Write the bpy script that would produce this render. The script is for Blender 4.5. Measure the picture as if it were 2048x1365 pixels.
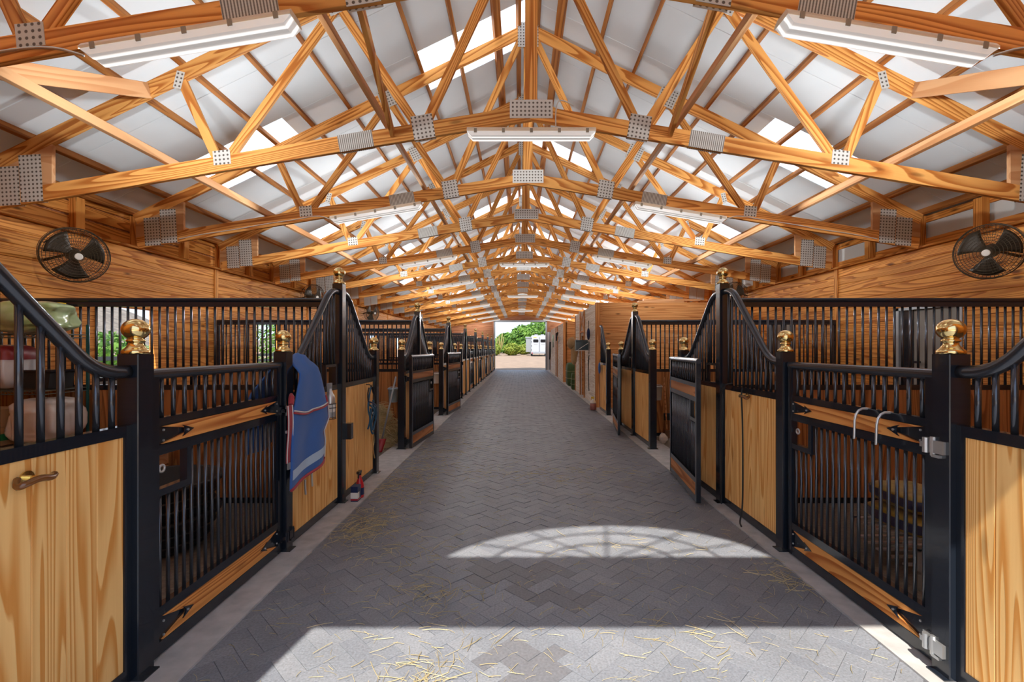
import bpy, bmesh, math, random
from mathutils import Matrix, Vector, noise
R = random.Random(11)
PI = math.pi
sc = bpy.context.scene
col = sc.collection
for o in list(bpy.data.objects):
    bpy.data.objects.remove(o)

# ------------------------------------------------------------------ camera
F = 955.0                      # focal length in pixels of the 2048 frame
cam_d = bpy.data.cameras.new('camera')
cam = bpy.data.objects.new('camera', cam_d); col.objects.link(cam)
cam_d.sensor_width = 36.0
cam_d.lens = 36.0 * F / 2048
cam_d.shift_x = -16 / 2048
cam_d.shift_y = 14.5 / 2048
cam_d.clip_end = 2000; cam_d.clip_start = 0.02
cam.location = (0, 0, 1.55); cam.rotation_euler = (PI / 2, 0, 0)
sc.camera = cam

# ------------------------------------------------------------------ light
SUN_DIR = Vector((0.17, 1.0, -1.42)).normalized()
w = bpy.data.worlds.new('world'); sc.world = w; w.use_nodes = True
wn = w.node_tree.nodes; wl = w.node_tree.links
wtc = wn.new('ShaderNodeTexCoord'); wsp = wn.new('ShaderNodeSeparateXYZ'); wrp = wn.new('ShaderNodeValToRGB')
wl.new(wtc.outputs['Generated'], wsp.inputs[0]); wl.new(wsp.outputs['Z'], wrp.inputs[0]); wl.new(wrp.outputs[0], wn['Background'].inputs[0])
wrp.color_ramp.elements[0].color = (0.52, 0.58, 0.66, 1); wrp.color_ramp.elements[1].color = (0.42, 0.58, 0.86, 1)
wrp.color_ramp.elements[0].position = 0.02; wrp.color_ramp.elements[1].position = 0.75
wn['Background'].inputs[1].default_value = 0.76
sd = bpy.data.lights.new('sun', 'SUN'); sun = bpy.data.objects.new('sun', sd); col.objects.link(sun)
sd.energy = 3.0; sd.angle = math.radians(0.6); sd.color = (1.0, 0.93, 0.83)
sun.rotation_euler = SUN_DIR.to_track_quat('-Z', 'Y').to_euler()
LAMP = 0.16; FILL_UP = 4.0; FILL_OUT = 5.5
vs = sc.view_settings
vs.view_transform = 'Standard'; vs.look = 'None'; vs.exposure = 1.52; vs.gamma = 1.0; vs.use_curve_mapping = False
sc.cycles.max_bounces = 10; sc.cycles.diffuse_bounces = 6; sc.cycles.glossy_bounces = 4
sc.cycles.transparent_max_bounces = 12
sc.cycles.sample_clamp_indirect = 8.0
sc.cycles.caustics_reflective = False; sc.cycles.caustics_refractive = False

# ------------------------------------------------------------------ mesh helpers
class MB:
    def __init__(s): s.v = []; s.f = []
    def box(s, x0, x1, y0, y1, z0, z1):
        n = len(s.v)
        s.v += [(x0,y0,z0),(x1,y0,z0),(x1,y1,z0),(x0,y1,z0),(x0,y0,z1),(x1,y0,z1),(x1,y1,z1),(x0,y1,z1)]
        s.f += [tuple(n+i for i in q) for q in ((3,2,1,0),(4,5,6,7),(0,1,5,4),(1,2,6,5),(2,3,7,6),(3,0,4,7))]
        return s
    def tube(s, pts, r, n=8, caps=True):
        pts = [Vector(p) for p in pts]; base = len(s.v)
        rr = r if isinstance(r, (list, tuple)) else [r]*len(pts)
        t0 = (pts[1]-pts[0]).normalized()
        a = t0.orthogonal().normalized()
        for i, p in enumerate(pts):
            if i == 0: t = t0
            elif i == len(pts)-1: t = (pts[i]-pts[i-1]).normalized()
            else: t = ((pts[i+1]-pts[i]).normalized()+(pts[i]-pts[i-1]).normalized()).normalized()
            a = (a - t*a.dot(t))
            if a.length < 1e-6: a = t.orthogonal()
            a.normalize(); b = t.cross(a)
            for k in range(n):
                an = 2*PI*k/n
                s.v.append(tuple(p + (a*math.cos(an)+b*math.sin(an))*rr[i]))
        for i in range(len(pts)-1):
            for k in range(n):
                k2 = (k+1) % n
                s.f.append((base+i*n+k, base+i*n+k2, base+(i+1)*n+k2, base+(i+1)*n+k))
        if caps:
            s.f.append(tuple(base+k for k in reversed(range(n))))
            s.f.append(tuple(base+(len(pts)-1)*n+k for k in range(n)))
        return s
    def lathe(s, prof, n=16, c=(0,0,0), cap=True):
        base = len(s.v)
        for (r, z) in prof:
            for k in range(n):
                an = 2*PI*k/n
                s.v.append((c[0]+r*math.cos(an), c[1]+r*math.sin(an), c[2]+z))
        for i in range(len(prof)-1):
            for k in range(n):
                k2 = (k+1) % n
                s.f.append((base+i*n+k, base+i*n+k2, base+(i+1)*n+k2, base+(i+1)*n+k))
        if cap:
            s.f.append(tuple(base+k for k in reversed(range(n))))
            s.f.append(tuple(base+(len(prof)-1)*n+k for k in range(n)))
        return s
    def prism(s, poly, d0, d1, plane='xz'):
        """poly in plane coords, extruded along the third axis from d0 to d1"""
        n = len(poly); base = len(s.v)
        for d in (d0, d1):
            for (a, b) in poly:
                s.v.append({'xz': (a, d, b), 'xy': (a, b, d), 'yz': (d, a, b)}[plane])
        s.f.append(tuple(base+i for i in range(n)))
        s.f.append(tuple(base+n+i for i in reversed(range(n))))
        for i in range(n):
            j = (i+1) % n
            s.f.append((base+j, base+i, base+n+i, base+n+j))
        return s
    def grid(s, fn, nu, nv, closed_u=False):
        base = len(s.v)
        for j in range(nv+1):
            for i in range(nu+1):
                s.v.append(tuple(fn(i/nu, j/nv)))
        for j in range(nv):
            for i in range(nu):
                a = base+j*(nu+1)+i
                s.f.append((a, a+1, a+nu+2, a+nu+1))
        return s
    def mesh(s, name, smooth=False, fix=True):
        me = bpy.data.meshes.new(name)
        me.from_pydata(s.v, [], s.f); me.validate()
        if fix:
            bm = bmesh.new(); bm.from_mesh(me)
            bmesh.ops.recalc_face_normals(bm, faces=bm.faces)
            bm.to_mesh(me); bm.free()
        if smooth:
            for p in me.polygons: p.use_smooth = True
        return me
    def build(s, name, m, parent=None, smooth=False, loc=None, rot=None, fix=True):
        return link(name, s.mesh(name, smooth, fix), m, parent, loc, rot)

def link(name, me, m=None, parent=None, loc=None, rot=None, mat4=None):
    o = bpy.data.objects.new(name, me); col.objects.link(o)
    if m is not None and me is not None and not me.materials: me.materials.append(m)
    if parent is not None: o.parent = parent
    if mat4 is not None: o.matrix_basis = mat4
    else:
        if loc is not None: o.location = loc
        if rot is not None: o.rotation_euler = rot
    return o
def tag(o, label, cat, group=None, kind=None):
    o['label'] = label; o['category'] = cat
    if group: o['group'] = group
    if kind: o['kind'] = kind
    return o
def thing(name, label, cat, loc=(0,0,0), rotz=0.0, group=None):
    o = bpy.data.objects.new(name, None); col.objects.link(o)
    o.empty_display_size = 0.1
    o.location = loc; o.rotation_euler = (0, 0, rotz)
    return tag(o, label, cat, group)
def smooth_by_angle(o, deg=40):
    me = o.data
    for p in me.polygons: p.use_smooth = True
    me.set_sharp_from_angle(angle=math.radians(deg))
    return o

_bc = {}
def board_mesh(L, w, t, m, ch=0.003):
    """chamfered bar: length on X, thickness on Y, width on Z, centred"""
    k = (round(L,3), round(w,4), round(t,4), m.name, ch)
    if k in _bc: return _bc[k]
    b = MB(); a = w/2; c = t/2
    prof = [(-c, -a+ch), (-c+ch, -a), (c-ch, -a), (c, -a+ch), (c, a-ch), (c-ch, a), (-c+ch, a), (-c, a-ch)]
    b.prism([(y, z) for y, z in prof], -L/2, L/2, 'yz')
    me = b.mesh('board'); me.materials.append(m); _bc[k] = me
    return me
def board(name, p0, p1, w, t, m, parent=None, wdir=(0,0,1), ch=0.003, jit=True):
    p0 = Vector(p0); p1 = Vector(p1); x = (p1-p0); L = x.length; x.normalize()
    z = Vector(wdir); z = (z - x*z.dot(x)).normalized(); y = z.cross(x)
    M = Matrix(((x.x,y.x,z.x,0),(x.y,y.y,z.y,0),(x.z,y.z,z.z,0),(0,0,0,1)))
    M.translation = (p0+p1)/2
    return link(name, board_mesh(L, w, t, m, ch), None, parent, mat4=M)

# ------------------------------------------------------------------ materials
def lin(r, g, b):
    f = lambda c: (c/255/12.92) if c/255 <= 0.04045 else ((c/255+0.055)/1.055)**2.4
    return (f(r), f(g), f(b), 1)
def newmat(name):
    m = bpy.data.materials.new(name); m.use_nodes = True
    return m, m.node_tree.nodes, m.node_tree.links, m.node_tree.nodes['Principled BSDF']
def N(nodes, t, **kw):
    n = nodes.new(t)
    for k, v in kw.items(): setattr(n, k, v)
    return n
def plain(name, c, rough=0.5, metal=0.0, coat=0.0, spec=0.5, noise=0.0, nscale=8.0, bump=0.0):
    m, n, l, p = newmat(name)
    p.inputs['Base Color'].default_value = c
    p.inputs['Roughness'].default_value = rough
    p.inputs['Metallic'].default_value = metal
    p.inputs['Specular IOR Level'].default_value = spec
    p.inputs['Coat Weight'].default_value = coat
    if noise or bump:
        tc = N(n, 'ShaderNodeTexCoord'); nz = N(n, 'ShaderNodeTexNoise')
        nz.inputs['Scale'].default_value = nscale; nz.inputs['Detail'].default_value = 5
        l.new(tc.outputs['Object'], nz.inputs['Vector'])
        if noise:
            mr = N(n, 'ShaderNodeMapRange'); mr.inputs[1].default_value = 0.3; mr.inputs[2].default_value = 0.7
            mr.inputs[3].default_value = 1-noise; mr.inputs[4].default_value = 1+noise
            l.new(nz.outputs['Fac'], mr.inputs[0])
            mx = N(n, 'ShaderNodeVectorMath', operation='SCALE')
            mx.inputs[0].default_value = c[:3]; l.new(mr.outputs[0], mx.inputs['Scale'])
            l.new(mx.outputs[0], p.inputs['Base Color'])
        if bump:
            b = N(n, 'ShaderNodeBump'); b.inputs['Strength'].default_value = bump; b.inputs['Distance'].default_value = 0.01
            l.new(nz.outputs['Fac'], b.inputs['Height']); l.new(b.outputs[0], p.inputs['Normal'])
    return m
def wood(name, c_light, c_dark, rings=9.0, rough=0.5, var=0.14, knots=True, stretch=0.32, across=5.0, kn=0.5):
    """flat-sawn pine, grain along the local X axis of each board"""
    m, n, l, p = newmat(name)
    tc = N(n, 'ShaderNodeTexCoord'); oi = N(n, 'ShaderNodeObjectInfo')
    mu = N(n, 'ShaderNodeMath', operation='MULTIPLY'); mu.inputs[1].default_value = 57.3
    l.new(oi.outputs['Random'], mu.inputs[0])
    cb = N(n, 'ShaderNodeCombineXYZ')
    for i in range(3): l.new(mu.outputs[0], cb.inputs[i])
    add = N(n, 'ShaderNodeVectorMath', operation='ADD')
    l.new(tc.outputs['Object'], add.inputs[0]); l.new(cb.outputs[0], add.inputs[1])
    sca = N(n, 'ShaderNodeVectorMath', operation='MULTIPLY'); sca.inputs[1].default_value = (stretch, across, across)
    l.new(add.outputs[0], sca.inputs[0])
    nz = N(n, 'ShaderNodeTexNoise'); nz.inputs['Scale'].default_value = 1.0; nz.inputs['Detail'].default_value = 1.2
    nz.inputs['Roughness'].default_value = 0.35
    l.new(sca.outputs[0], nz.inputs['Vector'])
    m1 = N(n, 'ShaderNodeMath', operation='MULTIPLY'); m1.inputs[1].default_value = rings
    l.new(nz.outputs['Fac'], m1.inputs[0])
    fr = N(n, 'ShaderNodeMath', operation='FRACT'); l.new(m1.outputs[0], fr.inputs[0])
    rp = N(n, 'ShaderNodeValToRGB')
    e = rp.color_ramp.elements
    e[0].position = 0.0; e[0].color = (0.0, 0.0, 0.0, 1)
    e[1].position = 1.0; e[1].color = (0.0, 0.0, 0.0, 1)
    x = e.new(0.40); x.color = (0.16, 0.16, 0.16, 1)
    x = e.new(0.78); x.color = (1.0, 1.0, 1.0, 1)
    x = e.new(0.93); x.color = (1.0, 1.0, 1.0, 1)
    l.new(fr.outputs[0], rp.inputs[0])
    # fibre
    sc2 = N(n, 'ShaderNodeVectorMath', operation='MULTIPLY'); sc2.inputs[1].default_value = (3, 110, 110)
    l.new(add.outputs[0], sc2.inputs[0])
    nf = N(n, 'ShaderNodeTexNoise'); nf.inputs['Scale'].default_value = 1.0; nf.inputs['Detail'].default_value = 3
    l.new(sc2.outputs[0], nf.inputs['Vector'])
    av = N(n, 'ShaderNodeMix', data_type='FLOAT'); av.inputs[0].default_value = 0.22
    l.new(rp.outputs[0], av.inputs[2]); l.new(nf.outputs['Fac'], av.inputs[3])
    mc = N(n, 'ShaderNodeMix', data_type='RGBA')
    mc.inputs[6].default_value = c_light; mc.inputs[7].default_value = c_dark
    l.new(av.outputs[0], mc.inputs[0])
    out = mc.outputs[2]
    if knots:
        sk = N(n, 'ShaderNodeVectorMath', operation='MULTIPLY'); sk.inputs[1].default_value = (1.1, 4.0, 4.0)
        l.new(add.outputs[0], sk.inputs[0])
        vo = N(n, 'ShaderNodeTexVoronoi'); vo.inputs['Scale'].default_value = 1.4
        l.new(sk.outputs[0], vo.inputs['Vector'])
        km = N(n, 'ShaderNodeMapRange'); km.inputs[1].default_value = 0.05; km.inputs[2].default_value = 0.14
        km.inputs[3].default_value = kn; km.inputs[4].default_value = 0.0
        l.new(vo.outputs['Distance'], km.inputs[0])
        mk = N(n, 'ShaderNodeMix', data_type='RGBA'); mk.inputs[7].default_value = lin(70, 36, 16)
        l.new(km.outputs[0], mk.inputs[0]); l.new(out, mk.inputs[6]); out = mk.outputs[2]
    hv = N(n, 'ShaderNodeHueSaturation')
    mr = N(n, 'ShaderNodeMapRange'); mr.inputs[3].default_value = 1-var; mr.inputs[4].default_value = 1+var
    l.new(oi.outputs['Random'], mr.inputs[0]); l.new(mr.outputs[0], hv.inputs['Value']); l.new(out, hv.inputs['Color'])
    l.new(hv.outputs[0], p.inputs['Base Color'])
    p.inputs['Roughness'].default_value = rough+0.2; p.inputs['Specular IOR Level'].default_value = 0.22
    bp = N(n, 'ShaderNodeBump'); bp.inputs['Strength'].default_value = 0.12; bp.inputs['Distance'].default_value = 0.004
    l.new(av.outputs[0], bp.inputs['Height']); l.new(bp.outputs[0], p.inputs['Normal'])
    return m

M_TRUSS = wood('truss_pine', lin(240,178,100), lin(172,96,34), rings=17, var=0.16, rough=0.5)
M_PURLIN = wood('purlin_pine', lin(188,126,66), lin(140,82,36), rings=7, var=0.12)
M_WALL = wood('wall_pine', lin(230,160,80), lin(168,94,32), rings=16, var=0.12, across=6, kn=0.8)
M_PANEL = wood('panel_pine', lin(254,208,136), lin(216,142,62), rings=20, var=0.05, knots=True, stretch=0.24, across=6.5, kn=0.35, rough=0.45)
M_BAND = wood('gate_band_pine', lin(234,164,90), lin(168,90,36), rings=16, var=0.08, rough=0.45, kn=0.4)
M_BANDBACK = wood('gate_back_pine', lin(200,140,92), lin(150,92,54), rings=7, var=0.1, rough=0.5, kn=0.4)
M_PART = wood('partition_pine', lin(180,122,72), lin(122,72,36), rings=14, var=0.12, across=5)
M_END = wood('end_wall_pine', lin(196,136,98), lin(156,98,66), rings=7, var=0.08, across=6)
M_WHITEWASH = wood('whitewashed_pine', lin(242,234,222), lin(216,198,176), rings=8, var=0.06, across=6, kn=0.7)
M_TACK = wood('tack_room_pine', lin(218,156,96), lin(178,112,60), rings=7, var=0.1, across=6, kn=0.9)
M_BRACE = wood('brace_pine', lin(214,166,120), lin(190,134,88), rings=6, var=0.1, knots=False)

M_BLACK = plain('black_powder_coat', (0.010, 0.014, 0.022, 1), rough=0.20, spec=0.5, coat=0.25)
M_BAR = plain('glossy_black_tube', (0.085, 0.092, 0.108, 1), rough=0.20, metal=0.75)
M_BRASS = plain('polished_brass', (0.86, 0.66, 0.30, 1), rough=0.14, metal=1.0)
M_STEEL = plain('galvanised_steel', (0.62, 0.63, 0.63, 1), rough=0.38, metal=0.85)
M_CONC = plain('kerb_concrete', lin(176,174,172), rough=0.85, noise=0.16, nscale=9, bump=0.15)
M_STALLFLOOR = plain('stall_floor_dirt', lin(112,102,90), rough=0.95, noise=0.3, nscale=30, bump=0.4)
M_ROOF = plain('grey_roof_lining', lin(214,221,226), rough=0.55, noise=0.03, nscale=2)
M_GREYDOOR = plain('grey_door_paint', lin(128,122,114), rough=0.6)
M_WHITE = plain('white_enamel', lin(232,230,224), rough=0.4)
M_CREAM = plain('cream_housing', lin(226,212,190), rough=0.5)
M_SIDING = plain('white_siding', lin(206,208,206), rough=0.6)
M_DARKBOARD = plain('brown_fibreboard', lin(120,86,60), rough=0.8, noise=0.2, nscale=40)
M_SAND = plain('sandy_gravel', lin(136,114,94), rough=1.0, noise=0.16, nscale=1.4, bump=0.2)
M_JOINT = plain('joint_sand', lin(104,102,100), rough=1.0, noise=0.2, nscale=40)
M_TRIMG = plain('grey_metal_trim', lin(150,154,158), rough=0.45, metal=0.3)
M_FAN = plain('bronze_fan_wire', lin(72,60,44), rough=0.5, metal=0.5)
M_FANB = plain('fan_blade', lin(58,48,36), rough=0.45, metal=0.3)
M_RUBBER = plain('black_rubber', (0.012, 0.012, 0.012, 1), rough=0.7)

def paver_mat():
    m, n, l, p = newmat('concrete_paver')
    geo = N(n, 'ShaderNodeNewGeometry'); tc = N(n, 'ShaderNodeTexCoord'); oi = N(n, 'ShaderNodeObjectInfo')
    ad = N(n, 'ShaderNodeMath', operation='ADD'); l.new(geo.outputs['Random Per Island'], ad.inputs[0]); l.new(oi.outputs['Random'], ad.inputs[1])
    fr = N(n, 'ShaderNodeMath', operation='FRACT'); l.new(ad.outputs[0], fr.inputs[0])
    rp = N(n, 'ShaderNodeValToRGB'); e = rp.color_ramp.elements
    e[0].color = lin(120,124,132); e[1].color = lin(132,135,141)
    x = e.new(0.5); x.color = lin(126,130,137)
    l.new(fr.outputs[0], rp.inputs[0])
    nz = N(n, 'ShaderNodeTexNoise'); nz.inputs['Scale'].default_value = 90; nz.inputs['Detail'].default_value = 4
    pos = geo.outputs['Position']; l.new(pos, nz.inputs['Vector'])
    n2 = N(n, 'ShaderNodeTexNoise'); n2.inputs['Scale'].default_value = 2.2; n2.inputs['Detail'].default_value = 4; l.new(pos, n2.inputs['Vector'])
    mr = N(n, 'ShaderNodeMapRange'); mr.inputs[1].default_value = 0.3; mr.inputs[2].default_value = 0.7; mr.inputs[3].default_value = 0.76; mr.inputs[4].default_value = 1.2
    l.new(nz.outputs['Fac'], mr.inputs[0])
    m2 = N(n, 'ShaderNodeMapRange'); m2.inputs[1].default_value = 0.3; m2.inputs[2].default_value = 0.7; m2.inputs[3].default_value = 0.88; m2.inputs[4].default_value = 1.08
    l.new(n2.outputs['Fac'], m2.inputs[0])
    mm = N(n, 'ShaderNodeMath', operation='MULTIPLY'); l.new(mr.outputs[0], mm.inputs[0]); l.new(m2.outputs[0], mm.inputs[1])
    vs_ = N(n, 'ShaderNodeVectorMath', operation='SCALE'); l.new(rp.outputs[0], vs_.inputs[0]); l.new(mm.outputs[0], vs_.inputs['Scale'])
    l.new(vs_.outputs[0], p.inputs['Base Color'])
    p.inputs['Roughness'].default_value = 0.52
    b = N(n, 'ShaderNodeBump'); b.inputs['Strength'].default_value = 0.35; b.inputs['Distance'].default_value = 0.004
    l.new(nz.outputs['Fac'], b.inputs['Height']); l.new(b.outputs[0], p.inputs['Normal'])
    return m
M_PAVER = paver_mat()
M_PAVERW = plain('damp_paver', lin(108,109,114), rough=0.5, noise=0.2, nscale=60)

def plate_mat(name, stripes=False):
    m, n, l, p = newmat(name)
    tc = N(n, 'ShaderNodeTexCoord')
    s = N(n, 'ShaderNodeVectorMath', operation='MULTIPLY')
    s.inputs[1].default_value = (52, 0, 60) if stripes else (25, 0, 25)
    l.new(tc.outputs['Object'], s.inputs[0])
    f = N(n, 'ShaderNodeVectorMath', operation='FRACTION'); l.new(s.outputs[0], f.inputs[0])
    a = N(n, 'ShaderNodeVectorMath', operation='SUBTRACT'); a.inputs[1].default_value = (0.5, 0, 0.5); l.new(f.outputs[0], a.inputs[0])
    if stripes:
        a2 = N(n, 'ShaderNodeVectorMath', operation='MULTIPLY'); a2.inputs[1].default_value = (1, 0, 0.25); l.new(a.outputs[0], a2.inputs[0]); a = a2
    ln = N(n, 'ShaderNodeVectorMath', operation='LENGTH'); l.new(a.outputs[0], ln.inputs[0])
    mr = N(n, 'ShaderNodeMapRange'); mr.inputs[1].default_value = 0.20; mr.inputs[2].default_value = 0.30; mr.inputs[3].default_value = 1.0; mr.inputs[4].default_value = 0.0
    l.new(ln.outputs['Value'], mr.inputs[0])
    mc = N(n, 'ShaderNodeMix', data_type='RGBA'); mc.inputs[6].default_value = lin(206,206,202); mc.inputs[7].default_value = lin(120,116,110) if stripes else lin(96,88,80)
    l.new(mr.outputs[0], mc.inputs[0]); l.new(mc.outputs[2], p.inputs['Base Color'])
    p.inputs['Metallic'].default_value = 0.25; p.inputs['Roughness'].default_value = 0.5
    return m
M_PLATE = plate_mat('punched_truss_plate'); M_SPLICE = plate_mat('corrugated_splice_plate', True)

def skylight_mat():
    m, n, l, p = newmat('translucent_skylight')
    tr = N(n, 'ShaderNodeBsdfTranslucent'); tr.inputs[0].default_value = (0.93, 0.95, 0.97, 1)
    df = N(n, 'ShaderNodeBsdfDiffuse'); df.inputs[0].default_value = (0.8, 0.82, 0.84, 1)
    mx = N(n, 'ShaderNodeMixShader'); mx.inputs[0].default_value = 0.1
    l.new(tr.outputs[0], mx.inputs[1]); l.new(df.outputs[0], mx.inputs[2])
    l.new(mx.outputs[0], n['Material Output'].inputs[0]); n.remove(p)
    return m
M_SKYL = skylight_mat()
def lamp_mat():
    m, n, l, p = newmat('fluorescent_lens')
    p.inputs['Base Color'].default_value = (0.74, 0.77, 0.79, 1); p.inputs['Roughness'].default_value = 0.25
    p.inputs['Emission Color'].default_value = (1.0, 0.97, 0.93, 1); p.inputs['Emission Strength'].default_value = LAMP
    tc = N(n, 'ShaderNodeTexCoord'); sp = N(n, 'ShaderNodeSeparateXYZ'); l.new(tc.outputs['Object'], sp.inputs[0])
    ab = N(n, 'ShaderNodeMath', operation='ABSOLUTE'); l.new(sp.outputs['Y'], ab.inputs[0])
    su = N(n, 'ShaderNodeMath', operation='SUBTRACT'); su.inputs[1].default_value = 0.036; l.new(ab.outputs[0], su.inputs[0])
    a2 = N(n, 'ShaderNodeMath', operation='ABSOLUTE'); l.new(su.outputs[0], a2.inputs[0])
    mr = N(n, 'ShaderNodeMapRange'); mr.inputs[1].default_value = 0.008; mr.inputs[2].default_value = 0.018; mr.inputs[3].default_value = LAMP*2.2; mr.inputs[4].default_value = LAMP*0.6
    l.new(a2.outputs[0], mr.inputs[0]); l.new(mr.outputs[0], p.inputs['Emission Strength'])
    return m
M_LENS = lamp_mat()
def foliage_mat(name, c0, c1):
    m, n, l, p = newmat(name)
    geo = N(n, 'ShaderNodeNewGeometry')
    mc = N(n, 'ShaderNodeMix', data_type='RGBA'); mc.inputs[6].default_value = c0; mc.inputs[7].default_value = c1
    l.new(geo.outputs['Random Per Island'], mc.inputs[0])
    l.new(mc.outputs[2], p.inputs['Base Color']); p.inputs['Roughness'].default_value = 0.7
    tr = N(n, 'ShaderNodeBsdfTranslucent'); l.new(mc.outputs[2], tr.inputs[0])
    mx = N(n, 'ShaderNodeMixShader'); mx.inputs[0].default_value = 0.35
    l.new(p.outputs[0], mx.inputs[1]); l.new(tr.outputs[0], mx.inputs[2]); l.new(mx.outputs[0], n['Material Output'].inputs[0])
    return m
M_TREE = foliage_mat('tree_leaves', lin(58,100,36), lin(124,164,64))
M_BUSH = foliage_mat('yellow_green_shrub', lin(104,128,44), lin(164,172,70))
M_BUSHD = foliage_mat('grey_green_shrub', lin(84,112,66), lin(150,164,110))
M_STRAW = foliage_mat('dry_straw', lin(184,166,116), lin(226,212,168))
M_BARK = plain('bark', lin(92,74,56), rough=0.9)

# ------------------------------------------------------------------ layout numbers
XC = 0.11                       # barn centre line
XL, XR = -1.81, 2.03            # stall-front planes
WL, WR = -5.38, 5.60            # inner faces of side walls
YF, YE = 0.47, 34.06            # front wall inner face, far end wall
MOD = 3.66
def P(i): return 1.12 + MOD*i   # dividing posts
TRUSS_Y = [4.70 + 1.83*k for k in range(-1, 16)]
def roof_z(ax): return 6.10 - 0.487*ax      # lining underside, ax = |x - XC|
def topc(ax): return 5.92 - 0.487*ax
def botc(ax): return 3.865 - 0.165*ax
ORD = ['first','second','third','fourth','fifth','sixth','seventh','eighth','ninth','tenth','eleventh','twelfth','thirteenth','fourteenth','fifteenth','sixteenth','seventeenth','eighteenth']
ROW = {'L': 'blue blanket row', 'R': 'row facing the blanket'}
KERB = 0.012

# ================================================================== SETTING
# ---- floor with herringbone pavers
fl = MB().box(-1.95, 2.12, -3.0, YE+0.1, -0.12, -0.005).build('floor', M_JOINT)
tag(fl, 'grey herringbone concrete paving down the barn aisle', 'floor', kind='structure')
PL, PW, G = 0.2, 0.1, 0.0006
def paver_verts(L, W):
    a, b = L/2-G, W/2-G; c = 0.0014
    v = [(-a,-b,-0.014),(a,-b,-0.014),(a,b,-0.014),(-a,b,-0.014),(-a,-b,-c),(a,-b,-c),(a,b,-c),(-a,b,-c),
         (-a+c,-b+c,0),(a-c,-b+c,0),(a-c,b-c,0),(-a+c,b-c,0)]
    f = [(0,1,5,4),(1,2,6,5),(2,3,7,6),(3,0,4,7),(4,5,9,8),(5,6,10,9),(6,7,11,10),(7,4,8,11),(8,9,10,11)]
    return v, f
pv, pf = paver_verts(PL, PW)
pm = bpy.data.meshes.new('paver'); pm.from_pydata(pv, [], pf); pm.materials.append(M_PAVER)
pmw = pm.copy(); pmw.materials.clear(); pmw.materials.append(M_PAVERW)
pavers = []
c45 = math.cos(PI/4)
for iy in range(-40, 300):
    for ix in range(-300, 300):
        k = (ix-iy) % 4
        if k == 0: cx, cy, r = ix+1.0, iy+0.5, 0.0
        elif k == 3: cx, cy, r = ix+0.5, iy+1.0, PI/2
        else: continue
        a, b = cx*PW, cy*PW
        X = XC + (a-b)*c45; Y = 3.0 + (a+b)*c45
        if -1.70 < X < 1.98 and -2.9 < Y < YE: pavers.append((X, Y, r+PI/4))
STAINS = [(-0.27,3.32,.16),(-0.02,3.28,.14),(0.22,3.33,.13),(0.06,3.02,.12),(0.35,2.98,.13),(0.02,2.42,.16),(0.12,2.36,.14),(0.0,2.2,.10),(0.02,4.75,.15)]
def in_view(X, Y): return Y > 2.05 and abs(X/Y) < 1.1
near = sorted([q for q in pavers if in_view(q[0], q[1])], key=lambda q: q[1]+abs(q[0])*0.1)[:300]
ns = set(near)
for (X, Y, r) in near:
    wet = any(math.hypot(X-sx, Y-sy) < sr for sx, sy, sr in STAINS)
    o = link('paver', pmw if wet else pm, None, fl, (X, Y, R.uniform(-.0015, .0015)), (R.uniform(-.004,.004), R.uniform(-.004,.004), r))
big = MB()
for q in pavers:
    if q in ns: continue
    X, Y, r = q; cr, sr = math.cos(r), math.sin(r); n0 = len(big.v); dz = R.uniform(-.002, .002); tx, ty = R.uniform(-.012,.012), R.uniform(-.012,.012)
    for (x, y, z) in pv: big.v.append((X+x*cr-y*sr, Y+x*sr+y*cr, z+dz+x*tx+y*ty))
    big.f += [tuple(n0+i for i in f) for f in pf]
bo = big.build('paver_field', M_PAVER, fl, fix=False); bo['kind'] = 'stuff'

# ---- kerbs and stall floors
tag(MB().box(-2.0, -1.585, -0.4, YE, -0.05, KERB).build('trim_1', M_CONC), 'pale concrete kerb under the stall fronts of the blanket row', 'kerb', kind='structure')
tag(MB().box(1.885, 2.3, -0.4, YE, -0.05, KERB).build('trim_2', M_CONC), 'pale concrete kerb under the stall fronts facing the blanket', 'kerb', kind='structure')
tag(MB().box(WL-0.1, -2.0, YF, YE, -0.1, 0.0).build('floor_stalls_left', M_STALLFLOOR), 'brown dirt floor of the stalls in the blanket row', 'floor', kind='structure')
tag(MB().box(2.3, WR+0.1, YF, YE, -0.1, 0.0).build('floor_stalls_right', M_STALLFLOOR), 'brown dirt floor of the stalls facing the blanket', 'floor', kind='structure')

# ---- ground outside
def ground_z(y): return 0.0 if y < 38 else min(0.65, (y-38)*0.65/22) if y < 62 else 0.65+(y-62)*0.012
g = MB()
ys = [-60, -10, 0, 20, 34, 38, 42, 46, 50, 54, 58, 62, 80, 140]
xs = [-200, -60, -30, -12, -5.6, -2, 2, 5.8, 30, 60, 200]
for y in ys:
    for x in xs: g.v.append((x, y, ground_z(y)-0.06))
for j in range(len(ys)-1):
    for i in range(len(xs)-1):
        a = j*len(xs)+i; g.f.append((a, a+1, a+len(xs)+1, a+len(xs)))
tag(g.build('ground', M_SAND), 'sunlit sandy gravel yard outside the barn', 'ground', kind='structure')

tag(MB().box(-7.5, 7.5, -9.0, -3.0, -0.12, -0.012).build('ground_bounce', plain('pale_bounce', lin(214,202,186), rough=0.9, noise=0.06)), 'added pale slab bouncing light into the barn entrance', 'ground', kind='structure')  # added pale reflector on the ground, bounces sunlight in through the doorway
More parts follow.
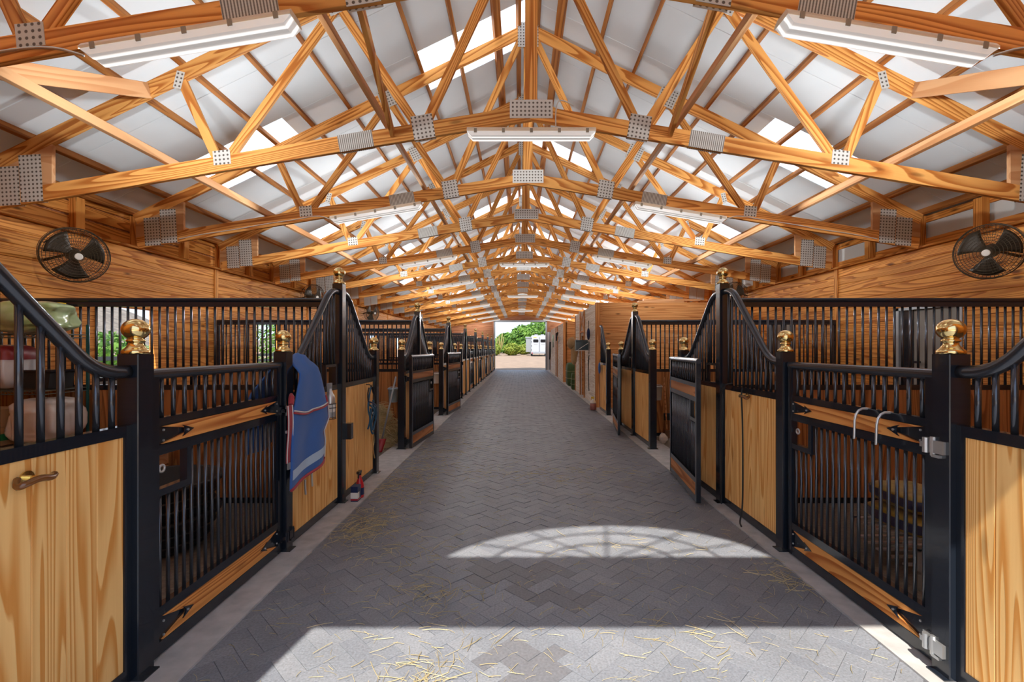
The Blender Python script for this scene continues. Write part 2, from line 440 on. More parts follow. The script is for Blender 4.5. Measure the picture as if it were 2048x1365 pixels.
# ---- side walls
DO, DC = 1.26, 2.36             # opening inside each module
def side_wall(side):
    X = WL if side == 'L' else WR; s = -1 if side == 'L' else 1     # s points outwards
    rows = 21; bh = 2.94/rows
    opens = [(P(i)+DO, P(i)+DC) for i in range(1, 8)] if side == 'L' else [(P(i)+DO, P(i)+DC) for i in (1, 2)]
    b = MB(); x0, x1 = sorted((X+s*0.025, X+s*0.14))
    zt = roof_z(5.49+0.12)+0.05
    y = YF-0.15
    for (a, c) in opens:
        b.box(x0, x1, y, a, -0.1, zt); b.box(x0, x1, a, c, 2.14, zt); y = c
    b.box(x0, x1, y, YE+0.15, -0.1, zt)
    wall = b.build('wall_left' if side == 'L' else 'wall_right', M_END if side == 'L' else M_SIDING)
    tag(wall, 'long pine plank side wall behind the blue blanket row' if side == 'L' else 'long pine plank side wall with white upper siding facing the blanket', 'wall', kind='structure')
    for i in range(9):
        a, c = P(i)-0.65 if i == 0 else P(i), P(i+1)
        for r in range(rows):
            z = (r+0.5)*bh; segs = [(a, c)]
            for (oa, oc) in opens:
                if a <= oa < c and z < 2.14: segs = [(a, oa), (oc, c)]
            for (q0, q1) in segs:
                board('plank', (X+s*0.0125, q0+0.001, z), (X+s*0.0125, q1-0.001, z), bh-0.002, 0.025, M_WALL, wall, (0,0,1), 0.007)
    for i in range(1, 9):       # battens over the butt joints
        board('batten', (X-s*0.012, P(i), 0.02), (X-s*0.012, P(i), 2.94), 0.09, 0.022, M_WALL, wall, (0,1,0))
    board('cap_plank', (X-s*0.02, YF, 2.955), (X-s*0.02, YE, 2.955), 0.09, 0.03, M_WALL, wall, (1,0,0))
    for i in range(9):
        a, c = P(i)-0.65 if i == 0 else P(i), P(i+1)
        if side == 'L':
            for z in (3.06, 3.235, 3.40):
                board('girt', (X+s*0.012, a, z), (X+s*0.012, c-0.002, z), 0.15, 0.03, M_WALL, wall, (0,0,1))
        else:
            for z in (3.02, 3.33):
                board('girt', (X+s*0.012, a, z), (X+s*0.012, c-0.002, z), 0.09, 0.03, M_WALL, wall, (0,0,1))
    for ty in TRUSS_Y:
        board('column', (X-s*0.045, ty+0.11, 2.6 if False else 2.97), (X-s*0.045, ty+0.11, 3.38), 0.12, 0.09, M_WALL, wall, (0,1,0))
        board('column', (X-s*0.045, ty+1.05, 2.97), (X-s*0.045, ty+1.05, 3.36), 0.12, 0.09, M_WALL, wall, (0,1,0))
    return wall
wall_l = side_wall('L'); wall_r = side_wall('R')
# window / door units in the openings
for i in range(1, 8):
    a, c = P(i)+DO, P(i)+DC
    d = MB(); x0, x1 = WL-0.14, WL+0.012
    d.box(x0, x1, a, a+0.03, 0, 2.14).box(x0, x1, c-0.03, c, 0, 2.14).box(x0, x1, a, c, 2.11, 2.14)
    fr = d.build('window_%d' % i, M_WALL)
    tag(fr, 'open half-door window in the outer wall of the %s stall, blanket row' % ORD[i], 'window', kind='structure')
    lo = MB().box(WL-0.12, WL-0.08, a+0.03, c-0.03, 0.02, 1.12).build('lower_leaf', M_GREYDOOR, fr)
    board('sill_rail', (WL-0.1, a+0.03, 1.14), (WL-0.1, c-0.03, 1.14), 0.05, 0.05, M_BLACK, fr)
for n_, i in enumerate((1, 2)):
    a, c = P(i)+DO, P(i)+DC
    d = MB(); x0, x1 = WR-0.012, WR+0.14
    d.box(x0, x1, a, a+0.03, 0, 2.14).box(x0, x1, c-0.09, c, 0, 2.14).box(x0, x1, a, c, 2.10, 2.14)
    fr = d.build('door_%d' % (n_+1), M_TRIMG)
    tag(fr, 'closed grey half-door in the outer wall of the %s stall facing the blanket' % ORD[i], 'door', kind='structure')
    MB().box(WR+0.04, WR+0.08, a+0.03, c-0.30, 0.02, 1.18).build('lower_leaf', M_GREYDOOR, fr)
    MB().box(WR+0.04, WR+0.08, a+0.03, c-0.30, 1.19, 2.10).build('upper_leaf', M_GREYDOOR, fr)
    MB().box(WR+0.03, WR+0.09, c-0.30, c-0.09, 0.02, 2.10).build('edge_frame', M_BLACK, fr)
    MB().box(WR-0.02, WR+0.04, c-0.42, c-0.36, 1.34, 1.37).build('latch', M_BLACK, fr)

# ---- gable walls built from vertical strips
def gable(name, y0, y1, m, xs, solids, label):
    b = MB()
    for i in range(len(xs)-1):
        a, c = xs[i], xs[i+1]
        sa = solids((a+c)/2, a); sc_ = solids((a+c)/2, c)
        for (la, ha), (lc, hc) in zip(sa, sc_):
            b.prism([(a, la), (c, lc), (c, hc), (a, ha)], y0, y1, 'xz')
    o = b.build(name, m)
    return tag(o, label, 'wall', kind='structure')
AW, AH, AZ = 1.25, 1.08, 4.37          # arched transom
AR = (AW*AW+AH*AH)/(2*AH)
def arch_top(x):
    dx = min(abs(x-XC), AW)
    return AZ + math.sqrt(max(0, AR*AR-dx*dx)) - (AR-AH)
JL, JR, DH = -1.54, 1.80, 3.30
def f_solid(xm, x):
    zt = roof_z(abs(x-XC))+0.06
    if JL < xm < JR:
        if abs(xm-XC) < AW: return [(DH, AZ), (arch_top(x), zt)]
        return [(DH, zt)]
    return [(-0.1, zt)]
xs = sorted(set([WL-0.14, JL, JR, WR+0.14, XC] + [XC + AW*math.sin(PI*t/48) for t in range(-24, 25)]))
wf = gable('wall_front', YF-0.15, YF, M_WALL, xs, f_solid, 'pine entrance wall with wide doorway and arched window above')
mu = MB()
for rr in (1.0, 0.68, 0.40):
    pts = [(XC+AW*rr*math.sin(PI*t/48), YF-0.07, AZ+(AR*rr*math.cos(math.asin(min(1, AW*math.sin(PI*abs(t)/48)/AR)))-(AR-AH)*rr)) for t in range(-24, 25)]
    mu.tube(pts, 0.014, 6)
for an in (0, 38, -38, 66, -66):
    s_, c_ = math.sin(math.radians(an)), math.cos(math.radians(an))
    mu.tube([(XC, YF-0.07, AZ), (XC+s_*1.12, YF-0.07, AZ+c_*1.05)], 0.011, 6)
mo = mu.build('mullion', M_WHITE, wf)
EL, ER, EH = -1.82, 1.87, 3.50
def e_solid(xm, x):
    zt = roof_z(abs(x-XC))+0.06
    return [(EH, zt)] if EL < xm < ER else [(-0.1, zt)]
we = gable('wall_back', YE+0.03, YE+0.18, M_END, sorted([WL-0.14, EL, ER, WR+0.14, XC]), e_solid, 'reddish pine end wall around the far doorway')
bh = 0.19; r = 0
while (r+1)*bh < 5.8:
    z0, z1 = r*bh, (r+1)*bh
    ax = min(5.49, (6.10-z1)/0.487)
    segs = [(XC-ax, XC+ax)]
    if z0 < EH-0.05: segs = [(XC-ax, EL), (ER, XC+ax)]
    for (a, c) in segs:
        if c-a > 0.1: board('plank', (a, YE+0.015, (z0+z1)/2), (c, YE+0.015, (z0+z1)/2), bh-0.001, 0.03, M_END, we, (0,0,1), 0.004)
    r += 1
for x in (EL-0.1, ER+0.1): board('door_trim', (x, YE-0.015, 0), (x, YE-0.015, 4.2), 0.1, 0.03, M_END, we, (1,0,0))
d3 = MB().box(EL-0.06, EL+0.05, YE-0.03, YE+0.2, 0, EH).box(ER-0.05, ER+0.06, YE-0.03, YE+0.2, 0, EH).box(EL-0.06, ER+0.06, YE-0.03, YE+0.2, EH-0.07, EH+0.05).build('door_3', M_TRIMG)
tag(d3, 'grey metal frame of the open far doorway', 'door frame', kind='structure')
sl = thing('sliding_door', 'pale grey sliding door leaf parked beside the far doorway', 'door', (2.6, YE-0.06, 0))
MB().box(-0.66, 0.7, -0.02, 0.02, 0.02, 2.7).build('leaf', M_TRIMG, sl)
for x in (-0.6, 0.64): MB().box(x-0.03, x+0.03, -0.03, 0.02, 0.02, 2.7).build('stile', M_WHITE, sl)

# ---- ceiling: lining sheets, skylights, purlins
ce = MB()
for s in (-1, 1): ce.box(XC+s*0.001-0.05, XC+s*0.001+0.05, YF-0.15, YE+0.4, roof_z(0)+0.02, roof_z(0)+0.06)
ce = ce.build('ceiling', M_ROOF)
tag(ce, 'pale grey lined gable roof with purlins and white skylight strips', 'ceiling', kind='structure')
def sheet(name, s, a0, a1, y0, y1, m):
    """one roof sheet on slope s between |x| = a0..a1"""
    t = 0.03; ch = 0.006
    b = MB()
    def pt(a, y, k): return (XC+s*(a+0.4*k), y, roof_z(a)+0.9*k)
    yy = [y0, y0+ch, y1-ch, y1]; n0 = 0
    v = []
    for a in (a0, a1):
        v += [pt(a, y0, ch), pt(a, y0+ch, 0), pt(a, y1-ch, 0), pt(a, y1, ch), pt(a, y1, t), pt(a, y0, t)]
    b.v = v
    b.f = [(0,1,2,3,4,5), (11,10,9,8,7,6)] + [(i, (i+1) % 6, 6+(i+1) % 6, 6+i) for i in range(6)]
    return b.build(name, m, ce)
y = 5.285 - 0.915*5 - 0.36
n = 0
SKY_C = {}
while y < YE+0.3:
    y0, y1 = y, (y+0.915 if y > 0.6 else 5.285-0.915*4)
    ph = round((y0-6.2)/0.915)
    for s in (-1, 1):
        if ph % 4 == 0 and y0 > 1:
            q = ph // 4                     # 0 at 6.2 m, 1 at 9.86 ...
            ridge = (s == -1 and q != 1) or (s == 1 and q not in (0, -1))
            cuts = [(0.0, 1.48, ridge), (1.48, 3.2, False), (3.2, 4.5, True), (4.5, 5.75, False)]
        else: cuts = [(0.0, 5.75, False)]
        for (a0, a1, skyl) in cuts:
            sheet('skylight_panel' if skyl else 'roof_sheet', s, a0, a1, y0, y1, M_SKYL if skyl else M_ROOF)
    y = y1
PUR = [0.13, 0.42, 0.95, 1.45, 1.95, 2.45, 2.95, 3.45, 3.95, 4.45, 4.95, 5.4]
for s in (-1, 1):
    for a in PUR:
        zc = roof_z(a)-0.052
        nrm = Vector((s*0.428, 0, 0.904))
        for (q0, q1) in ((YF, 12.1), (12.102, 23.08), (23.082, YE)):
            board('purlin', (XC+s*a, q0, zc), (XC+s*a, q1, zc), 0.088, 0.10 if a == 0.42 else 0.042, M_PURLIN, ce, nrm)

# ---- tack-room walls on the right beyond the third stall
TH = 2.74
def room(y0, y1, name, label, door=None):
    b = MB()
    X = 2.02
    if door:
        b.box(X+0.03, X+0.12, y0, door[0], 0, TH).box(X+0.03, X+0.12, door[1], y1, 0, TH).box(X+0.03, X+0.12, door[0], door[1], door[2], TH)
        b.box(X+0.55, X+0.6, door[0]-0.1, door[1]+0.1, 0, door[2]+0.1)
    else: b.box(X+0.03, X+0.12, y0, y1, 0, TH)
    b.box(X+0.12, WR, y0+0.03, y0+0.12, 0, TH).box(X+0.12, WR, y1-0.1, y1, 0, TH)
    b.box(X+0.03, WR, y0+0.05, y1, TH-0.05, TH)
    o = b.build(name, M_TACK); tag(o, label, 'wall', kind='structure')
    rows = 14; h = TH/rows
    for r in range(rows):
        z = (r+0.5)*h
        board('plank', (X+0.02, y0+0.015, z), (WR, y0+0.015, z), h-0.001, 0.03, M_TACK, o, (0,0,1), 0.005)
        segs = [(y0+0.1, y1)]
        if door and z < door[2]: segs = [(y0+0.1, door[0]), (door[1], y1)]
        for (a, c) in segs: board('plank', (X+0.015, a, z), (X+0.015, c, z), h-0.001, 0.03, M_WHITEWASH, o, (0,0,1), 0.005)
    board('corner_trim', (X, y0+0.03, 0), (X, y0+0.03, TH), 0.12, 0.11, M_TACK, o, (0,1,0))
    board('corner_trim', (X-0.005, y1-0.04, 0), (X-0.005, y1-0.04, TH), 0.09, 0.03, M_TACK, o, (0,1,0))
    return o
ra = room(12.42, 17.4, 'wall_tack_room', 'pine tack room wall with whitewashed aisle face and open doorway', (14.9, 15.8, 2.05))
for y in (14.86, 15.84): board('door_trim', (1.995, y, 0), (1.995, y, TH), 0.09, 0.03, M_TACK, ra, (0,1,0))
board('cross_slat', (1.99, 14.92, 2.1), (1.99, 15.78, 2.68), 0.06, 0.02, M_TACK, ra)
board('cross_slat', (1.985, 14.92, 2.68), (1.985, 15.78, 2.1), 0.06, 0.02, M_TACK, ra)
board('cross_slat', (1.99, 14.9, 2.08), (1.99, 15.8, 2.08), 0.06, 0.02, M_TACK, ra)
rb = room(21.7, 31.2, 'wall_feed_room', 'pine feed room wall with pale whitewashed aisle face', (25.6, 26.5, 2.1))
for y in (25.56, 26.54): board('door_trim', (1.995, y, 0), (1.995, y, TH), 0.09, 0.03, M_TACK, rb, (0,1,0))
MB().box(2.0, 2.03, 28.6, 29.2, 1.6, 2.35).build('window_pane', M_BLACK, rb)

# ================================================================== TRUSSES
def make_truss(idx, y):
    lights = 'a centre lamp' if (idx-1) % 4 == 0 else ('lamps on both sides' if idx % 2 == 0 else 'no lamps')
    t = thing('roof_truss', 'pine roof truss with steel plates and %s, %s from the entrance' % (lights, ORD[idx]), 'roof truss', (XC, y, 2.9), group='roof trusses')
    Z = 2.9; T = 0.045
    def B(name, a, b, w_, th, m=M_TRUSS, ch=0.003):
        return board(name, (a[0], a[2] if len(a) > 2 else 0, a[1]-Z), (b[0], b[2] if len(b) > 2 else 0, b[1]-Z), w_, th, m, t, (0,0,1) if abs(a[0]-b[0]) > 0.01 else (1,0,0), ch)
    for s in (-1, 1):
        B('bottom_chord', (s*5.33, botc(5.33)), (s*1.72, botc(1.72)), 0.152, T)
        B('bottom_chord', (s*1.718, botc(1.718)), (s*0.0, botc(0.0)), 0.152, T)
        B('top_chord', (s*5.36, topc(5.36)), (s*0.0, topc(0.0)), 0.145, T)
        th = 0.040
        B('web', (s*0.06, topc(0)-0.06), (s*1.06, botc(1.06)+0.02), 0.088, th)
        B('web', (s*1.92, topc(1.92)-0.02), (s*1.10, botc(1.10)+0.02), 0.088, th)
        B('web', (s*1.86, topc(1.86)-0.02), (s*2.98, botc(2.98)+0.04), 0.088, th)
        B('web', (s*3.45, topc(3.45)-0.02), (s*3.08, botc(3.08)+0.04), 0.088, th)
        hb = MB().prism([(s*4.70, botc(4.7)+0.05-Z), (s*5.35, botc(5.35)+0.05-Z), (s*5.35, topc(5.35)-0.05-Z), (s*4.70, topc(4.7)-0.05-Z)], -0.0195, 0.0195, 'xz')
        hb.build('heel_block', M_BRACE, t)
        # connector plates front and back
        for f in (-1, 1):
            if f == 1 and idx > 4: continue
            yy = f*(T/2+0.002)
            sl_ = 0.178
            def plate(name, cx, cz, w_, h_, m, ang=0.0):
                me_k = ('pl', round(w_,3), round(h_,3), m.name)
                if me_k not in _bc:
                    mm_ = MB().box(-w_/2, w_/2, -0.002, 0.002, -h_/2, h_/2).mesh('plate'); mm_.materials.append(m); _bc[me_k] = mm_
                link(name, _bc[me_k], None, t, (cx, yy, cz-Z), (0, ang, 0))
            plate('connector_plate', s*1.06, botc(1.06)+0.03, 0.21, 0.235, M_PLATE, s*0.17)
            plate('splice_plate', s*1.72, botc(1.72), 0.34, 0.165, M_SPLICE, s*0.176)
            plate('connector_plate', s*3.03, botc(3.03)+0.055, 0.17, 0.14, M_PLATE, s*0.1)
            plate('connector_plate', s*1.9, topc(1.9)-0.02, 0.26, 0.26, M_PLATE, s*0.44)
            plate('connector_plate', s*3.45, topc(3.45)-0.06, 0.08, 0.17, M_PLATE, s*-0.24)
            plate('heel_plate', s*4.90, botc(4.9)+0.16, 0.215, 0.46, M_PLATE, s*0.06)
            plate('heel_plate', s*5.12, botc(5.12)+0.12, 0.215, 0.38, M_PLATE, s*0.06)
            if s == 1:
                plate('ridge_plate', 0, botc(0)+0.03, 0.42, 0.18, M_PLATE)
                plate('ridge_plate', 0, topc(0)-0.09, 0.28, 0.34, M_PLATE)
    B('king_post', (0, botc(0)+0.02), (0, topc(0)-0.03), 0.12, 0.040)
    return t
for i, y in enumerate(TRUSS_Y): make_truss(i, y)
# lateral runners resting on the bottom chords, one board per three bays
lab = {-3.58: 'outer runner board over the blanket row', -1.42: 'inner runner board on the blanket side', 1.42: 'inner runner board on the tack room side', 3.58: 'outer runner board over the row facing the blanket'}
for a, tx in lab.items():
    z = botc(abs(a))+0.076+0.048
    bd = board('runner_board', (XC+a, 1.0, z), (XC+a, YE, z), 0.088, 0.04, M_BRACE, None, (0.2*(1 if a > 0 else -1),0,1))
    tag(bd, 'long pine %s, lying across the truss chords' % tx, 'brace')
for s, tx in ((-1, 'blanket side'), (1, 'tack room side')):
    p0 = (XC+s*3.75, TRUSS_Y[1]-0.03, topc(3.75)-0.02); p1 = (XC+s*3.72, TRUSS_Y[0]+0.03, botc(3.72)+0.06)
    tag(board('diagonal_brace', p0, p1, 0.14, 0.038, M_BRACE, None), 'pale diagonal brace between first and second trusses, %s' % tx, 'brace')
    p0 = (XC+s*1.36, TRUSS_Y[1]-0.03, botc(1.36)+0.02); p1 = (XC+s*1.12, TRUSS_Y[0]+0.03, botc(1.12)+0.10)
    tag(board('web_brace', p0, p1, 0.088, 0.038, M_TRUSS, None), 'short slanting brace beside the splice plate of the second truss, %s' % tx, 'brace')

# ---- fluorescent fixtures
FILL_STRIP = bpy.data.lights.new('added_fill', 'AREA'); FILL_STRIP.shape = 'RECTANGLE'; FILL_STRIP.size = 1.15; FILL_STRIP.size_y = 0.05  # added fill strips beside each fixture, brighten the roof lining from below
END_FILL = bpy.data.lights.new('added_fill', 'AREA'); END_FILL.shape = 'RECTANGLE'; END_FILL.size = 0.06; END_FILL.size_y = 0.06  # added fill at the outer fixture ends, brightens eaves and side walls
END_FILL.energy = FILL_OUT; END_FILL.color = (0.94, 0.98, 1.0); END_FILL.spread = math.radians(104)
FILL_STRIP.energy = FILL_UP; FILL_STRIP.color = (0.94, 0.98, 1.0); FILL_STRIP.spread = math.radians(112)
_fx = {}
def fixture(i, s):
    y = TRUSS_Y[i]; L = 1.25
    if s == 0: x, z, ang = 0.0, 3.695, 0.0
    else: x, ang = s*2.07, s*0.164; z = botc(2.07)-0.082
    where = {0: 'under the middle', -1: 'on the blanket side', 1: 'on the tack room side'}[s]
    t = thing('ceiling_light', 'long white fluorescent ceiling light %s of the %s truss' % (where, ORD[i]), 'ceiling light', (XC+x, y-0.02, z), 0, 'fluorescent lights under the trusses')
    t.rotation_euler = (0, ang, 0)
    if not _fx:
        h = MB()
        h.prism([(-0.075,-0.045),(0.075,-0.045),(0.075,-0.03),(0.05,0.0),(-0.05,0.0),(-0.075,-0.03)], -L/2, L/2, 'yz')
        _fx['h'] = h.mesh('housing'); _fx['h'].materials.append(M_CREAM)
        b = MB()
        pr = [(-0.072,-0.046),(-0.066,-0.085),(-0.040,-0.098),(-0.012,-0.088),(0.012,-0.088),(0.040,-0.098),(0.066,-0.085),(0.072,-0.046)]
        n0 = 0
        for (xx, k) in ((-L/2+0.004, 0.0), (-L/2+0.05, 1.0), (L/2-0.05, 1.0), (L/2-0.004, 0.0)):
            for (py, pz) in pr: b.v.append((xx, py, -0.046+(pz+0.046)*k))
        m_ = len(pr)
        for a in range(3):
            for k in range(m_-1): b.f.append((a*m_+k, a*m_+k+1, (a+1)*m_+k+1, (a+1)*m_+k))
        _fx['l'] = b.mesh('lens'); _fx['l'].materials.append(M_LENS)
        _fx['c'] = MB().box(-0.014, 0.014, -0.003, 0.003, -0.062, -0.022).mesh('clip'); _fx['c'].materials.append(plain('fixture_clip', lin(150,140,124), rough=0.4))
    link('housing', _fx['h'], None, t); link('lens', _fx['l'], None, t)
    for k in (-1, 1):
        lo = bpy.data.objects.new('added_fill', FILL_STRIP); col.objects.link(lo); lo.parent = t
        lo.location = (0, k*0.085, -0.01); lo.rotation_euler = (k*math.radians(122), 0, 0)
    if s != 0:
        for k in (-1, 1):
            lo = bpy.data.objects.new('added_fill', END_FILL); col.objects.link(lo); lo.parent = t
            lo.location = (s*(L/2-0.02), k*0.085, -0.06)
            lo.rotation_euler = Vector((s*0.50, k*0.85, 0.14)).to_track_quat('-Z', 'Y').to_euler()
    if i < 7:
        for k in range(5):
            link('clip', _fx['c'], None, t, (-0.54+0.27*k, -0.078, 0)); link('clip', _fx['c'], None, t, (-0.54+0.27*k, 0.078, 0))
for i in range(len(TRUSS_Y)):
    if (i-1) % 4 == 0: fixture(i, 0)
    if i % 2 == 0: fixture(i, -1); fixture(i, 1)
M_CABLE = plain('grey_cable', lin(206,202,196), rough=0.5)
def cable(name, pts, r, m, label, n=6):
    # smooth the polyline once
    q = [Vector(p) for p in pts]
    for _ in range(2):
        o = [q[0]]
        for a, b in zip(q[:-1], q[1:]): o += [a*0.75+b*0.25, a*0.25+b*0.75]
        q = o+[q[-1]]
    ob = MB().tube(q, r, n).build(name, m, None, smooth=True)
    return tag(ob, label, 'cable')
y = TRUSS_Y[0]-0.035
for s, tx in ((-1, 'blanket side'), (1, 'tack room side')):
    cable('conduit', [(XC+s*a, y, botc(a)+dz) for a, dz in ((2.7,-0.13),(2.9,-0.04),(3.2,-0.02),(3.5,-0.05),(3.9,-0.01))], 0.008, M_STEEL, 'flexible steel conduit along the first truss, %s' % tx)
y = TRUSS_Y[1]-0.04
cable('lamp_cable', [(XC+0.24,y,3.70),(XC+0.235,y-.02,3.85),(XC+0.26,y,3.97),(XC+0.33,y+.02,3.98),(XC+0.42,y+0.03,3.93)], 0.006, M_CABLE, 'short white cable feeding the middle lamp of the second truss')
for s, tx in ((-1, 'blanket side'), (1, 'tack room side')):
    y = TRUSS_Y[2]-0.033
    cable('conduit', [(XC+s*2.68, y, botc(2.68)-0.12)]+[(XC+s*a, y, botc(a)-0.03-0.012*(k % 2)) for k, a in enumerate((2.85,3.2,3.6,4.0,4.4,4.75))], 0.006, M_CABLE, 'thin white cable along the third truss, %s' % tx)

# ================================================================== STALL FRONTS
_fin = MB().lathe([(0.052,0),(0.056,0.004),(0.056,0.016),(0.047,0.024),(0.041,0.030),(0.031,0.044),(0.029,0.054),(0.036,0.058),(0.039,0.064),(0.034,0.070)]
    + [(0.057*math.sin(PI*(0.16+0.84*k/14)) if k < 14 else 0.0005, 0.116-0.050*math.cos(PI*(0.16+0.84*k/14))) for k in range(15)], 24).mesh('finial', True)
_fin.materials.append(M_BRASS)
_pm = {}
def post(X, Y, h, label, brass=True, latch=0, hinge=0):
    t = thing('stall_post', label, 'post', (X, Y, KERB), 0, 'black stall posts with brass balls')
    k = round(h, 3)
    if k not in _pm:
        b = MB(); a, c = 0.05, 0.004
        b.prism([(-a+c,-a),(a-c,-a),(a,-a+c),(a,a-c),(a-c,a),(-a+c,a),(-a,a-c),(-a,-a+c)], 0.006, h, 'xy')
        _pm[k] = b.mesh('shaft'); _pm[k].materials.append(M_BLACK)
        b2 = MB().box(-0.075, 0.075, -0.05, 0.05, 0, 0.006); _pm['base'] = b2.mesh('base_plate'); _pm['base'].materials.append(M_BLACK)
    link('shaft', _pm[k], None, t); link('base_plate', _pm['base'], None, t)
    if brass: link('finial', _fin, None, t, (0, 0, h))
    if hinge:
        sx = 1 if X < 0 else -1; hm = M_STEEL if hinge == 2 else M_BLACK
        for z in (0.12, 1.07):
            b = MB().box(min(sx*0.05, sx*0.066), max(sx*0.05, sx*0.066), -0.03, 0.045, z-0.03, z+0.03)
            b.box(min(sx*0.05, sx*0.068), max(sx*0.05, sx*0.068), -0.01, 0.03, z-0.05, z-0.036).tube([(sx*0.058, 0.03, z-0.045), (sx*0.058, 0.03, z+0.045)], 0.012, 8)
            b.build('hinge_bracket', hm, t)
    if latch:
        MB().box(0.05, 0.11, -0.03+0.05, 0.03+0.06, 0.62, 0.78).build('latch_box', M_BLACK, t)
    return t
SH, TALL = 1.51, 2.18

def fillet(pts, r, n=6):
    out = [Vector(pts[0])]
    for i in range(1, len(pts)-1):
        p = Vector(pts[i]); a = (Vector(pts[i-1])-p).normalized(); b = (Vector(pts[i+1])-p).normalized()
        for k in range(n+1):
            t = k/n
            q = (p+a*r)*(1-t)**2 + p*2*t*(1-t) + (p+b*r)*t*t
            out.append(q)
    return out+[Vector(pts[-1])]
PLN = 1.03
SW = fillet([(0,0,1.43),(0.17,0,1.43),(0.86,0,2.10),(PLN,0,2.10)], 0.13)
def swoop_z(x):
    for a, b in zip(SW[:-1], SW[1:]):
        if a.x <= x <= b.x: return a.z+(b.z-a.z)*(x-a.x)/max(1e-6, b.x-a.x)
    return 2.1
_cache = {}
def mesh_of(key, fn, m, smooth=False):
    if key not in _cache:
        me = fn().mesh(key if isinstance(key, str) else key[0], smooth); me.materials.append(m); _cache[key] = me
    return _cache[key]
def bar_mesh(L, r, n=8):
    k = ('bar', round(L,3), r)
    if k not in _cache:
        b = MB().tube([(0,0,0),(0,0,L)], r, n)
        me = b.mesh('bar'); me.materials.append(M_BAR)
        for p in me.polygons: p.use_smooth = len(p.vertices) == 4
        _cache[k] = me
    return _cache[k]

def panel(X, Y, rotz, label, detail, feed=False):
    """local x: short post -> tall post"""
    t = thing('stall_screen', label, 'stall panel', (X, Y, KERB), rotz, 'swooping stall-front panels')
    bp = lambda key, b: link(key, mesh_of(key+'_panel', lambda: b, M_BLACK), None, t)
    bp('bottom_rail', MB().box(0, PLN, -0.022, 0.022, 0.008, 0.075))
    bp('top_rail', MB().box(0, PLN, -0.022, 0.022, 1.135, 1.185))
    bp('near_stile', MB().box(0, 0.04, -0.022, 0.022, 0.075, 1.135))
    bp('far_stile', MB().box(PLN-0.04, PLN, -0.022, 0.022, 0.075, 1.135))
    link('swoop_rail', mesh_of('swoop_rail', lambda: MB().tube(SW, 0.030, 14), M_BAR, True), None, t)
    if feed:   # framed feed opening beside the tall post
        bp('feed_frame', MB().box(0.70, 0.97, -0.02, 0.02, 1.36, 1.385).box(0.70, 0.725, -0.02, 0.02, 1.185, 1.36).box(0.945, 0.97, -0.02, 0.02, 1.185, 1.36))
    nb = 12; pos = [0.045+(PLN-0.09)*(k+0.5)/nb for k in range(nb)]
    mb = MB()
    for x in pos:
        z0, z1 = 1.185, swoop_z(x)-0.015
        if feed and 0.71 < x < 0.96: z0 = 1.38
        if detail: link('bar', bar_mesh(z1-z0, 0.0125), None, t, (x, 0, z0))
        else: mb.tube([(x,0,z0),(x,0,z1)], 0.0125, 6)
    if not detail:
        key = 'pbars%d' % feed
        o = link('bars', mesh_of(key, lambda: mb, M_BAR, True), None, t); o['kind'] = 'stuff'
    nbd = 7; w_ = (PLN-0.08)/nbd
    for k in range(nbd):
        board('wood_board', (0.04+w_*(k+0.5), 0, 0.075), (0.04+w_*(k+0.5), 0, 1.135), w_-0.0006, 0.034, M_PANEL, t, (1,0,0), 0.003)
    return t

